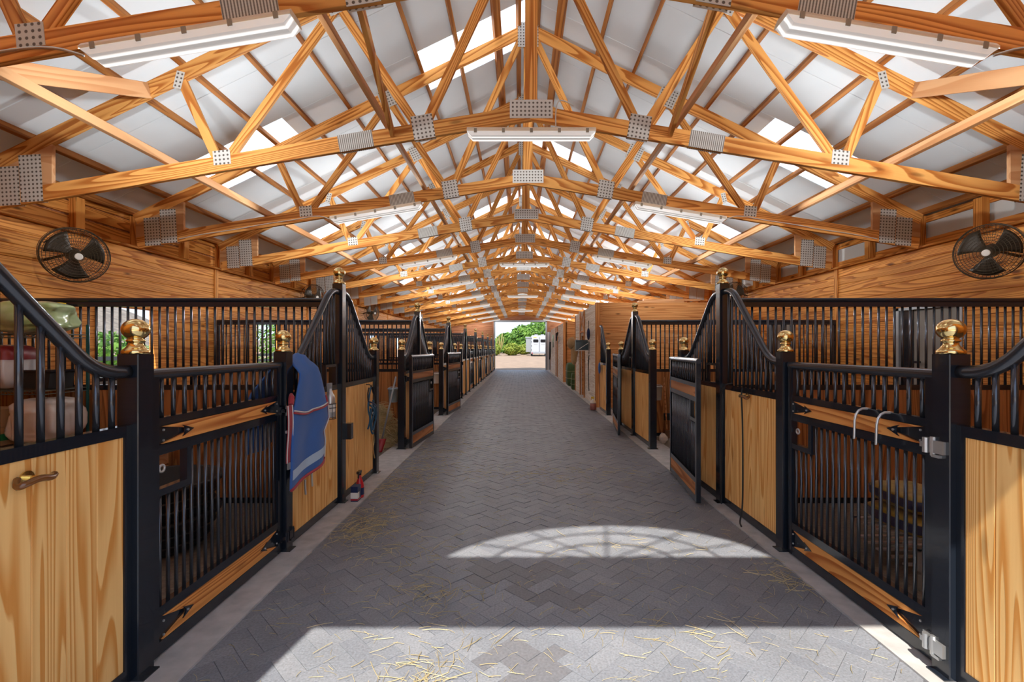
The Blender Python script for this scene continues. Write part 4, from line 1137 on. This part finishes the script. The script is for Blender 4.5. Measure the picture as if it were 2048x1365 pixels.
for k, (z, band, lb) in enumerate(((0.67, M_TAPE, 'cardboard carton with green tape band on the lowest wire shelf'), (0.835, None, 'cardboard carton with blue print stacked on the green banded carton'))):
    t = thing('cardboard_carton', lb, 'box', (-4.84, 4.40, z))
    MB().box(-0.17, 0.17, -0.16, 0.16, 0, 0.16).build('carton_body', M_CARD, t)
    if band: MB().box(-0.172, 0.172, -0.162, 0.162, 0.045, 0.105).build('tape_band', band, t)
    else:
        for x in (-0.09, 0.09): MB().box(x-0.035, x+0.035, -0.162, -0.16, 0.05, 0.09).build('blue_mark', M_INK, t)
t = thing('yellow_crate', 'yellow plastic crate behind the bedding bag on the top shelf', 'crate', (-4.53, 4.665, 1.69))
MB().box(-0.08, 0.06, -0.03, 0.03, 0, 0.30).build('crate_body', plain('yellow_plastic', lin(236,196,28), rough=0.4), t); MB().box(-0.085, 0.065, -0.033, 0.033, 0.28, 0.305).build('rim', plain('yellow_rim', lin(226,186,24), rough=0.4), t)

# ---- rubber feed tubs behind the first gate, blanket row
for k in range(2):
    t = thing('rubber_tub', 'big black rubber tub, %s of the pair behind the first blanket-row gate' % ('lower' if k == 0 else 'upper'), 'tub', (-2.85+0.03*k, 3.72, 0.005+0.26*k))
    MB().lathe([(0.30,0.0),(0.34,0.02),(0.42,0.24),(0.45,0.25),(0.45,0.27),(0.40,0.265),(0.33,0.04),(0.001,0.035)], 32, cap=False).build('shell', M_RUBBER, t, smooth=True)
    for z in (0.08, 0.16): MB().tube([((0.345+0.36*z)*math.cos(2*PI*a/32), (0.345+0.36*z)*math.sin(2*PI*a/32), z) for a in range(33)], 0.010, 6).build('rib', M_RUBBER, t)
t = thing('wooden_crate', 'tan slatted wooden crate behind the black rubber tubs', 'crate', (-3.75, 4.35, 0))
for k in range(4):
    MB().box(-0.35, 0.35, -0.27, -0.25, 0.02+0.14*k, 0.14+0.14*k).build('slat', M_BRACE, t); MB().box(-0.35, 0.35, 0.25, 0.27, 0.02+0.14*k, 0.14+0.14*k).build('slat', M_BRACE, t)
    MB().box(0.33, 0.35, -0.25, 0.25, 0.02+0.14*k, 0.14+0.14*k).build('slat', M_BRACE, t); MB().box(-0.35, -0.33, -0.25, 0.25, 0.02+0.14*k, 0.14+0.14*k).build('slat', M_BRACE, t)
MB().box(-0.33, 0.33, -0.25, 0.25, 0.0, 0.02).build('base', M_BRACE, t)

# ---- low rack with feed bags behind the opposite first gate
t = thing('low_rack', 'low steel rack behind the first gate facing the blanket', 'rack', (2.55, 3.05, 0))
for z in (0.12, 0.26):
    for yy in (0.0, 0.12, 0.24, 0.36, 0.48, 0.60): MB().box(0, 1.25, yy-0.015, yy+0.015, z-0.012, z).build('rail', M_STEEL, t)
for x in (0.02, 1.23):
    for yy in (0.0, 0.6): MB().box(x-0.02, x+0.02, yy-0.02, yy+0.02, 0, 0.26).build('foot', M_STEEL, t)
M_YEL = fabric('yellow_feed_print', lin(170,140,40), lin(96,78,30), 14, 0.5); M_TAN = fabric('tan_paper', lin(206,184,136), lin(180,156,110), 12, 0.6); M_NVY = fabric('navy_feed_print', lin(34,36,66), lin(52,50,80), 10, 0.5)
def print_band(m): return (0.42, 0.58, m)
for (lb, x, yy, z, m, bm, dx, sd_) in (
    ('yellow printed feed bag at the far end of the low rack', 2.80, 3.42, 0.262, M_YEL, M_NVY, 0.37, 5),
    ('navy printed feed bag with pale band in the middle of the low rack', 3.22, 3.38, 0.262, M_NVY, M_WHITE, 0.38, 6),
    ('dark feed bag at the wall end of the low rack', 3.62, 3.36, 0.262, M_NVY, M_TAN, 0.34, 7),
    ('yellow feed bag lying on top of the yellow printed bag', 2.82, 3.42, 0.412, M_YEL, M_NVY, 0.36, 8),
    ('tan paper feed bag lying on top of the navy printed bag', 3.24, 3.38, 0.412, M_TAN, M_WHITE, 0.36, 9)):
    sack(lb, (x, yy, z), dx, 0.52, 0.145, m, 'feed_bag', band=print_band(bm), seed=sd_, rough=0.02)

# ---- wall fans
def fan(label, loc, face, s):
    t = thing('wall_fan', label, 'fan', loc)
    t.rotation_euler = Vector(face).to_track_quat('Z', 'Y').to_euler()
    rr = 0.295
    b = MB()
    for k, f in enumerate((0.16, 0.26, 0.36, 0.46, 0.56, 0.66, 0.76, 0.86, 0.95, 1.0)):
        z = 0.10*math.sqrt(max(0, 1-f**3*0.98)); b.tube([(rr*f*math.cos(2*PI*a/40), rr*f*math.sin(2*PI*a/40), z) for a in range(41)], 0.003, 4)
    for z in (0.0, -0.05, -0.10, -0.14): b.tube([(rr*(1.0 if z > -0.11 else 0.93)*math.cos(2*PI*a/40), rr*(1.0 if z > -0.11 else 0.93)*math.sin(2*PI*a/40), z) for a in range(41)], 0.003 if z else 0.006, 5)
    for k in range(54):
        a = 2*PI*k/54; c, s_ = math.cos(a), math.sin(a)
        b.tube([(rr*f*c, rr*f*s_, 0.10*math.sqrt(max(0, 1-f**3*0.98))) for f in (0.12, 0.4, 0.7, 0.9, 1.0)]+[(rr*c, rr*s_, -0.10), (rr*0.8*c, rr*0.8*s_, -0.17), (rr*0.3*c, rr*0.3*s_, -0.18)], 0.0017, 4, caps=False)
    b.build('cage', M_FAN, t)
    for k in range(3):
        a0 = 2*PI*k/3+0.4
        bl = MB().grid(lambda u_, v_: ((0.05+0.21*v_)*math.cos(a0+(u_-0.5)*(1.0+0.3*v_)), (0.05+0.21*v_)*math.sin(a0+(u_-0.5)*(1.0+0.3*v_)), -0.04+0.05*(u_-0.5)), 6, 5)
        o = bl.build('blade', M_FANB, t, smooth=True, fix=False); md = o.modifiers.new('thick', 'SOLIDIFY'); md.thickness = 0.003
    MB().lathe([(0.07,-0.20),(0.075,-0.12),(0.05,-0.06),(0.05,0.0),(0.03,0.03)], 16).build('motor', M_FANB, t, smooth=True)
    MB().lathe([(0.036,0.100),(0.036,0.108),(0.03,0.112)], 20).build('badge', M_WHITE, t)
    M = t.rotation_euler.to_matrix().inverted()
    wx = (WL if s < 0 else WR)
    p_wall = M @ Vector((wx+(-s)*0.0-loc[0], 0.15, -0.02)); 
    MB().tube([(0,0,-0.19), tuple((Vector((0,0,-0.22))+p_wall)*0.5), tuple(p_wall)], 0.016, 8).build('bracket_arm', M_FAN, t)
    p2 = M @ Vector((wx-loc[0], 0.15, 0.18))
    MB().tube(smooth_path([(0.02,0.02,-0.19), tuple(M @ Vector(((wx-loc[0])*0.55, 0.1, 0.05))), tuple(M @ Vector(((wx-loc[0])*0.8, 0.13, 0.22))), tuple(p2)]), 0.007, 6).build('flex_cord', M_RUBBER, t)
fan('round bronze caged wall fan above the first partition, blanket row', (-4.88, 5.25, 2.57), (0.80, -0.56, -0.22), -1)
fan('round bronze caged wall fan above the first partition facing the blanket', (5.10, 5.2, 2.60), (-0.80, -0.56, -0.22), 1)
fan('bronze caged wall fan on the third stall wall, blanket row', (-5.0, 11.6, 2.80), (0.9, -0.4, -0.15), -1)
fan('bronze caged wall fan on the fourth stall wall, blanket row', (-5.0, 16.2, 2.75), (0.9, -0.4, -0.15), -1)
fan('bronze caged wall fan above the third stall facing the blanket', (5.2, 11.6, 2.86), (-0.9, -0.4, -0.15), 1)

# ---- tack along the whitewashed rooms
TX = 1.985
t = thing('saddle_rack', 'dark teal padded saddle rack on white brackets, tack room wall', 'saddle rack', (TX, 14.0, 1.45))
MB().prism([(-0.17,0.05),(0.17,0.05),(0.15,0.28),(0.10,0.34),(-0.10,0.34),(-0.15,0.28)], -0.36, -0.01, 'yz').build('pad', plain('dark_teal_vinyl', lin(30,50,58), rough=0.4), t)
for yy in (-0.16, 0.16): MB().tube([(-0.36,yy,0.02),(-0.005,yy,0.25)], 0.010, 6).tube([(-0.36,yy,0.03),(-0.005,yy,0.03)], 0.010, 6).build('bracket', M_WHITE, t)
M_FLEECE = fabric('tan_fleece', lin(196,164,116), lin(150,120,80), 30, 1.0)
t = thing('fleece_pads', 'tan fleece pads hanging by the tack room doorway', 'saddle pad', (TX-0.12, 16.3, 1.0))
for k, (z, rx, rz_, xx) in enumerate(((0.72, 0.15, 0.20, -0.10), (0.45, 0.12, 0.30, 0.0), (0.22, 0.10, 0.24, -0.02))):
    MB().grid(lambda a, c: (xx+rx*math.sin(PI*c)*math.cos(2*PI*a)*(1+0.1*math.sin(9*a*2)), 0.20*math.sin(PI*c)*math.sin(2*PI*a), z-rz_*math.cos(PI*c)*(1+0.05*math.sin(14*a))), 16, 10).build('pad', M_FLEECE, t, smooth=True)
MB().tube([(0.12,0,0.93),(-0.1,0,0.93)], 0.012, 6).build('peg', M_BRASS, t)
def hung(name, label, cat, loc, pts_list, r, m):
    t = thing(name, label, cat, loc)
    for p_ in pts_list: MB().tube(smooth_path(p_, 2), r, 6).build('strap', m, t, smooth=True)
    MB().tube([(0.03,0,0.02),(-0.05,0,0.03)], 0.01, 6).build('peg', M_STEEL, t)
    return t
hung('hanging_bridle', 'thin dark bridle hanging below the saddle rack', 'bridle', (TX-0.03, 13.4, 1.35), [[(-0.02,0,0),(-0.03,0.05,-0.3),(-0.03,0.02,-0.6),(-0.02,0.0,-1.0)],[(-0.02,0,0),(-0.05,-0.05,-0.25),(-0.03,0.0,-0.55)]], 0.011, M_RUBBER)
t = thing('blue_halter', 'navy blue halter bag hanging above the saddle rack', 'halter', (TX-0.05, 13.5, 1.78))
MB().grid(lambda a, c: (0.05*math.sin(PI*c)*math.cos(2*PI*a), 0.09*math.sin(PI*c)*math.sin(2*PI*a), 0.17-0.17*math.cos(PI*c)), 12, 8).build('pouch', M_NAVY, t, smooth=True)
MB().tube([(0,0,0.33),(0.01,0,0.55)], 0.008, 6).build('strap', M_RUBBER, t)
t = thing('blue_boot_pouch', 'small blue pouch hanging on the last stall screen facing the blanket', 'pouch', (1.955, 11.75, 0.92))
MB().grid(lambda a, c: (0.03*math.sin(PI*c)*math.cos(2*PI*a), 0.085*math.sin(PI*c)**0.5*math.sin(2*PI*a), 0.14-0.14*math.cos(PI*c)), 12, 8).build('pouch', M_BLUE, t, smooth=True)
MB().tube([(0,0,0.27),(0.02,0,0.36)], 0.006, 6).build('strap', M_NAVY, t)
hung('rope_coil', 'heavy black rope coil hanging on the feed room wall', 'rope', (TX-0.05, 30.2, 1.95), [[(-0.02,-0.1,0.0),(-0.04,-0.25,-0.5),(-0.03,-0.1,-1.0),(-0.04,0.12,-0.9),(-0.03,0.22,-0.4),(-0.02,0.1,0)],[(-0.03,0.0,0),(-0.06,-0.12,-0.6),(-0.05,0.05,-1.25),(-0.06,0.15,-0.6),(-0.03,0.05,0)]], 0.045, M_RUBBER)
hung('lead_rope_bundle', 'bundle of dark lead ropes on the feed room wall near its doorway', 'rope', (TX-0.04, 24.8, 2.35), [[(-0.02,-0.4,0.0),(-0.05,-0.2,-0.2),(-0.04,0.1,-0.12),(-0.04,0.4,-0.28),(-0.03,0.5,0.0)],[(-0.02,0.0,0),(-0.06,0.1,-0.5),(-0.03,0.2,-0.1)]], 0.035, M_RUBBER)
hung('bit_rack', 'row of steel bits hanging on the feed room wall', 'bits', (TX-0.04, 23.6, 2.05), [[(-0.02,-0.5,0.0),(-0.03,-0.4,-0.2),(-0.03,-0.2,-0.05),(-0.03,0,-0.25),(-0.03,0.2,-0.05),(-0.03,0.4,-0.3)]], 0.02, M_STEEL)
M_HAY = fabric('green_hay', lin(84,108,66), lin(50,74,44), 40, 1.0)
for (lb, x, y, sx, sy, sz) in (('tall green hay bale stacked in the bay between the rooms', 2.15, 19.6, 0.50, 0.9, 0.95), ('small green hay bundle on the floor by the tack room corner', 2.02, 17.75, 0.24, 0.4, 0.62)):
    t = thing('hay_bale', lb, 'hay bale', (x, y, KERB))
    MB().grid(lambda a, c: (sx/2*math.copysign(abs(math.cos(2*PI*a))**0.4, math.cos(2*PI*a))*(math.sin(PI*c)**0.3)*(1+0.05*math.sin(40*a+9*c)), sy/2*math.copysign(abs(math.sin(2*PI*a))**0.4, math.sin(2*PI*a))*(math.sin(PI*c)**0.3)*(1+0.05*math.cos(33*a)), sz/2-sz/2*math.copysign(abs(math.cos(PI*c))**0.5, math.cos(PI*c))), 32, 14).build('bale_body', M_HAY, t, smooth=True)
    for f in (0.35, 0.65): MB().tube([(sx*0.53*math.copysign(abs(math.cos(2*PI*a/24))**0.4, math.cos(2*PI*a/24)), sy*0.53*math.copysign(abs(math.sin(2*PI*a/24))**0.4, math.sin(2*PI*a/24)), sz*f) for a in range(25)], 0.006, 5).build('twine', M_STRAW, t)
t = thing('spray_jug', 'pinkish jug with yellow spray trigger on the kerb at the tack room corner', 'jug', (1.83, 11.95, KERB))
MB().lathe([(0.075,0),(0.08,0.01),(0.08,0.16)], 18).build('liquid_body', plain('brown_pink_liquid', lin(150,92,84), rough=0.3), t, smooth=True)
MB().lathe([(0.08,0.16),(0.078,0.18),(0.04,0.25),(0.025,0.27)], 18).build('shoulder', M_WHITE, t, smooth=True)
MB().lathe([(0.02,0.27),(0.02,0.29)], 10).box(-0.05, 0.02, -0.013, 0.013, 0.29, 0.325).box(-0.05, -0.035, -0.006, 0.006, 0.24, 0.29).build('trigger', plain('yellow_trigger', lin(236,206,70), rough=0.4), t)
for k, (x, L_) in enumerate(((3.1, 1.2), (3.25, 1.5))):
    tag(board('stored_plank', (x, 12.55+0.06*k, TH+0.03+0.052*k), (x+L_, 12.6+0.05*k, TH+0.03+0.052*k), 0.05, 0.14, M_BRACE, None), ('spare plank lying on top of the tack room wall', 'shorter spare plank stacked over the plank on the tack room')[k], 'plank')

# ---- scattered straw on the paving
b = MB()
def scatter(cx, cy, rx, ry, n_, l0=0.05, l1=0.16):
    for _ in range(n_):
        k = R.gauss(0, 0.5); k2 = R.gauss(0, 0.5)
        x, y = cx+rx*k, cy+ry*k2
        if -1.62 < x < 1.9 and y > 1.2: strand(b, (x, y, 0.004+0.006*R.random()), R.uniform(l0, l1), R.uniform(0, 2*PI), R.uniform(-0.06, 0.06), R.uniform(0.0008, 0.0018))
for _ in range(900):
    x = R.uniform(-1.55, 1.85); y = 2.1+6*R.random()**1.6
    strand(b, (x, y, 0.005), R.uniform(0.025, 0.09), R.uniform(0, 2*PI), R.uniform(-0.08, 0.08), R.uniform(0.0005, 0.0013))
scatter(-1.35, 4.1, 0.35, 0.45, 260); scatter(-1.35, 5.3, 0.45, 1.0, 330); scatter(-1.25, 7.2, 0.7, 1.6, 300)
scatter(0.3, 5.9, 1.6, 0.5, 160); scatter(-0.55, 3.0, 0.3, 0.2, 50); scatter(-0.85, 3.6, 0.5, 0.4, 60)
scatter(1.78, 3.2, 0.16, 0.22, 70); scatter(-0.45, 2.25, 0.3, 0.16, 70, 0.06, 0.16); scatter(0.9, 3.9, 0.8, 0.8, 50); scatter(-0.4, 2.75, 0.6, 0.5, 60); scatter(1.0, 2.6, 0.7, 0.3, 40)
o = b.build('loose_straw', M_STRAW, fix=False)
tag(o, 'loose straw strands strewn over the grey paving', 'straw', kind='stuff')

# ================================================================== OUTDOORS
def foliage(name, label, cat, loc, blobs, n_, leaf, m, trunk=None, group=None):
    t = thing(name, label, cat, loc, 0, group)
    b = MB(); tot = sum(r_[3]*r_[4]*r_[5] for r_ in blobs)
    for (bx, by, bz, rx, ry, rz_) in blobs:
        for _ in range(int(n_*rx*ry*rz_/tot)):
            d = Vector((R.gauss(0,1), R.gauss(0,1), R.gauss(0,1))).normalized(); k = R.uniform(0.55, 1.0)**0.5
            c = Vector((bx+d.x*rx*k, by+d.y*ry*k, bz+d.z*rz_*k))
            if c.z < 0.02: continue
            a = (d+Vector((R.gauss(0,.6), R.gauss(0,.6), R.gauss(0,.6)))).normalized(); u_ = a.orthogonal().normalized(); v_ = a.cross(u_)
            s_ = leaf*R.uniform(0.5, 1.2); n0 = len(b.v)
            b.v += [tuple(c+u_*s_), tuple(c+v_*s_*0.55), tuple(c-u_*s_), tuple(c-v_*s_*0.55)]
            b.f.append((n0, n0+1, n0+2, n0+3))
    o = b.build('foliage', m, t, fix=False); o['kind'] = 'stuff'
    if trunk:
        MB().tube([(0,0,-0.1),(0.05*trunk,0.03,trunk*0.5),(0,0.1,trunk)], [trunk*0.07, trunk*0.055, trunk*0.03], 8).build('trunk', M_BARK, t, smooth=True)
    return t
gz = ground_z(66)
for (lb, x, y, h, wd, nn) in (
    ('broad green tree rising behind the white trailer', 4.2, 78, 6.2, 4.2, 4200),
    ('bushy green tree beside the white trailer', 0.6, 74, 4.6, 2.8, 3000),
    ('low dark green tree left of the bushy tree', -2.0, 76, 3.4, 2.4, 2600),
    ('tall green tree beyond the trailer roof', 9.0, 80, 7.5, 4.5, 3000),
    ('far green tree at the yard edge past the rounded shrubs', -6.4, 80, 3.0, 2.4, 1600)):
    foliage('shade_tree', lb, 'tree', (x, y, gz), [(0,0,h*0.55,wd*0.8,wd*0.8,h*0.42),(-wd*0.5,0,h*0.42,wd*0.5,wd*0.5,h*0.34),(wd*0.5,-0.5,h*0.45,wd*0.55,wd*0.5,h*0.36),(0,-0.6,h*0.28,wd*0.75,wd*0.6,h*0.26)], nn, 0.34, M_TREE, h*0.5)
for (lb, x, y, h, wd, nn) in (
    ('yellow-green shrub by the far doorway edge', -3.25, 62, 1.55, 0.75, 1000), ('large rounded yellow-green shrub on the gravel yard', -1.05, 63, 1.65, 1.15, 1600), ('smaller rounded shrub beside the white trailer', 0.55, 67, 1.45, 0.95, 1300)):
    foliage('round_shrub', lb, 'shrub', (x, y, ground_z(y)-0.06), [(0,0,h*0.5,wd,wd,h*0.52)], nn, 0.17, M_BUSH)
t = thing('desert_cactus', 'pale branching cactus behind the yellow-green shrubs', 'cactus', (-2.85, 66, ground_z(66)-0.06))
M_CACT = plain('pale_cactus', lin(150,140,84), rough=0.8)
for k in range(14):
    a = R.uniform(0, 2*PI); rr = R.uniform(0.2, 0.75); hh = R.uniform(1.6, 3.2)
    MB().tube(smooth_path([(0,0,0.3*k/9), (rr*math.cos(a)*0.6, rr*0.5*math.sin(a), hh*0.45), (rr*math.cos(a), rr*0.6*math.sin(a), hh)]), 0.05, 6).build('branch', M_CACT, t, smooth=True)
# ---- white horse trailer
TY = 59.0
t = thing('horse_trailer', 'white horse trailer seen from behind on the gravel yard', 'trailer', (2.40, TY, ground_z(TY)-0.06))
M_TRW = plain('trailer_white', lin(170,175,182), rough=0.3, coat=0.3); M_TGLASS = plain('trailer_dark_glass', (0.01,0.012,0.015,1), rough=0.1); M_TIRE = M_RUBBER
body = MB().prism([(-1.0,0.45),(1.0,0.45),(1.0,2.45),(0.9,2.6),(-0.9,2.6),(-1.0,2.45)], 0.0, 5.5, 'xz').build('body', M_TRW, t)
MB().box(-1.07, 1.07, -0.12, 0.06, 0.33, 0.47).build('bumper', M_TRIMG, t)
MB().box(-1.62, -1.0, 3.4, 4.6, 0.5, 2.45).box(-1.7, -0.99, 3.35, 4.65, 2.3, 2.5).build('side_locker', M_TRIMG, t)
for s_ in (-1, 1):
    d = MB().box(s_*0.49-0.45, s_*0.49+0.45, -0.03, 0.0, 0.55, 2.4).build('rear_door', M_TRW, t)
    w_ = MB().prism([(s_*0.45-0.32+0.06,1.72),(s_*0.45+0.32-0.06,1.72),(s_*0.45+0.32,1.78),(s_*0.45+0.32,2.02),(s_*0.45+0.32-0.06,2.08),(s_*0.45-0.32+0.06,2.08),(s_*0.45-0.32,2.02),(s_*0.45-0.32,1.78)], -0.05, -0.03, 'xz').build('window_pane', M_TGLASS, d)
    for k in range(4): MB().box(s_*0.45-0.22+0.12*k, s_*0.45-0.14+0.12*k, -0.036, -0.03, 1.42, 1.48).build('grey_mark', M_GREYDOOR, d)
    MB().tube([(s_*0.04,-0.05,0.6),(s_*0.04,-0.05,2.35)], 0.02, 6).build('lock_bar', M_TRIMG, t)
    for yy in (2.2, 3.1): MB().lathe([(0.2,-0.1),(0.33,-0.1),(0.35,-0.06),(0.35,0.06),(0.33,0.1),(0.2,0.1)], 20).build('wheel', M_TIRE, t, loc=(s_*0.9, yy, 0.35), rot=(0, PI/2, 0))
    for z in (0.8, 1.3, 1.8, 2.2): MB().box(s_*0.98-0.025, s_*0.98+0.025, -0.05, 0.0, z-0.06, z+0.06).build('hinge', M_BLACK, t)
    MB().box(s_*0.9-0.07, s_*0.9+0.07, -0.14, -0.12, 0.36, 0.44).build('tail_light', M_REDP, t)
MB().box(-0.75, -0.35, -0.05, -0.03, 2.28, 2.36).build('yellow_sticker', plain('sticker_yellow', lin(240,200,40), rough=0.5), t)
MB().box(-0.6, -0.2, 0.4, 0.9, 2.6, 2.72).box(0.2, 0.6, 0.4, 0.9, 2.6, 2.72).build('roof_vent', M_TRIMG, t)
MB().tube([(-1.0,-0.05,0.42),(-1.0,-0.05,0.02)], 0.03, 6).tube([(0.0,-0.05,0.35),(0.0,-0.05,0.06)], 0.02, 6).build('jack_leg', M_BLACK, t)

# ---- hills, scrub and paddock fence seen through the side windows
M_HILL = plain('rocky_scrub_hill', lin(112,102,90), rough=1.0, noise=0.4, nscale=0.6)
hb_ = MB().grid(lambda a, c: (-230+150*a, 40+330*c, -1+(16+5*math.sin(c*9)+3*math.sin(c*23))*math.sin(PI*min(1, a*1.0))**0.8*(0.6+0.4*math.sin(a*7+c*11))), 30, 50)
tag(hb_.build('hills', M_HILL, smooth=True), 'rocky scrub hillside beyond the paddock', 'hill', kind='structure')
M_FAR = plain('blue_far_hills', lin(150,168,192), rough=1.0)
hb_ = MB().grid(lambda a, c: (-600+1200*a, 700+40*c, -2+(24+8*math.sin(a*11)+5*math.sin(a*29))*math.sin(PI*c*0.5)), 60, 3)
tag(hb_.build('far_hills', M_FAR, smooth=True), 'hazy blue hills on the far horizon', 'hill', kind='structure')
tag(MB().box(-70, -9.5, 2, 60, -0.08, -0.03).build('ground_paddock', plain('dry_grass', lin(150,148,80), rough=1.0, noise=0.3, nscale=0.8)), 'yellow green paddock grass outside the side windows', 'ground', kind='structure')
M_FENCE = plain('dark_grey_rail', lin(74,78,84), rough=0.7)
t = thing('paddock_fence', 'dark grey four rail paddock fence outside the side windows', 'fence', (-14, 8, -0.05))
for k in range(11):
    MB().box(-0.06, 0.06, 2.4*k-0.06, 2.4*k+0.06, 0, 1.35).build('post', M_FENCE, t)
for k in range(10):
    for z in (0.35, 0.65, 0.95, 1.25): MB().box(0.06, 0.09, 2.4*k, 2.4*(k+1)-0.01, z-0.07, z+0.07).build('rail', M_FENCE, t)
for (lb, x, y, h, wd, m) in (('green bush behind the fence outside the second stall window', -19.5, 22.0, 2.4, 2.0, M_TREE), ('grey-green bush behind the fence nearer the barn', -16.8, 21.8, 1.7, 1.0, M_BUSHD), ('leafy tree behind the fence outside the third stall window', -20, 38, 5.0, 2.6, M_TREE), ('leafy bush behind the fence outside the farther windows', -17, 46, 3.0, 2.4, M_TREE)):
    foliage('paddock_bush', lb, 'bush', (x, y, -0.05), [(0,0,h*0.5,wd,wd,h*0.5),(wd*0.5,0.3,h*0.4,wd*0.6,wd*0.6,h*0.38)], 2200, 0.16, m)
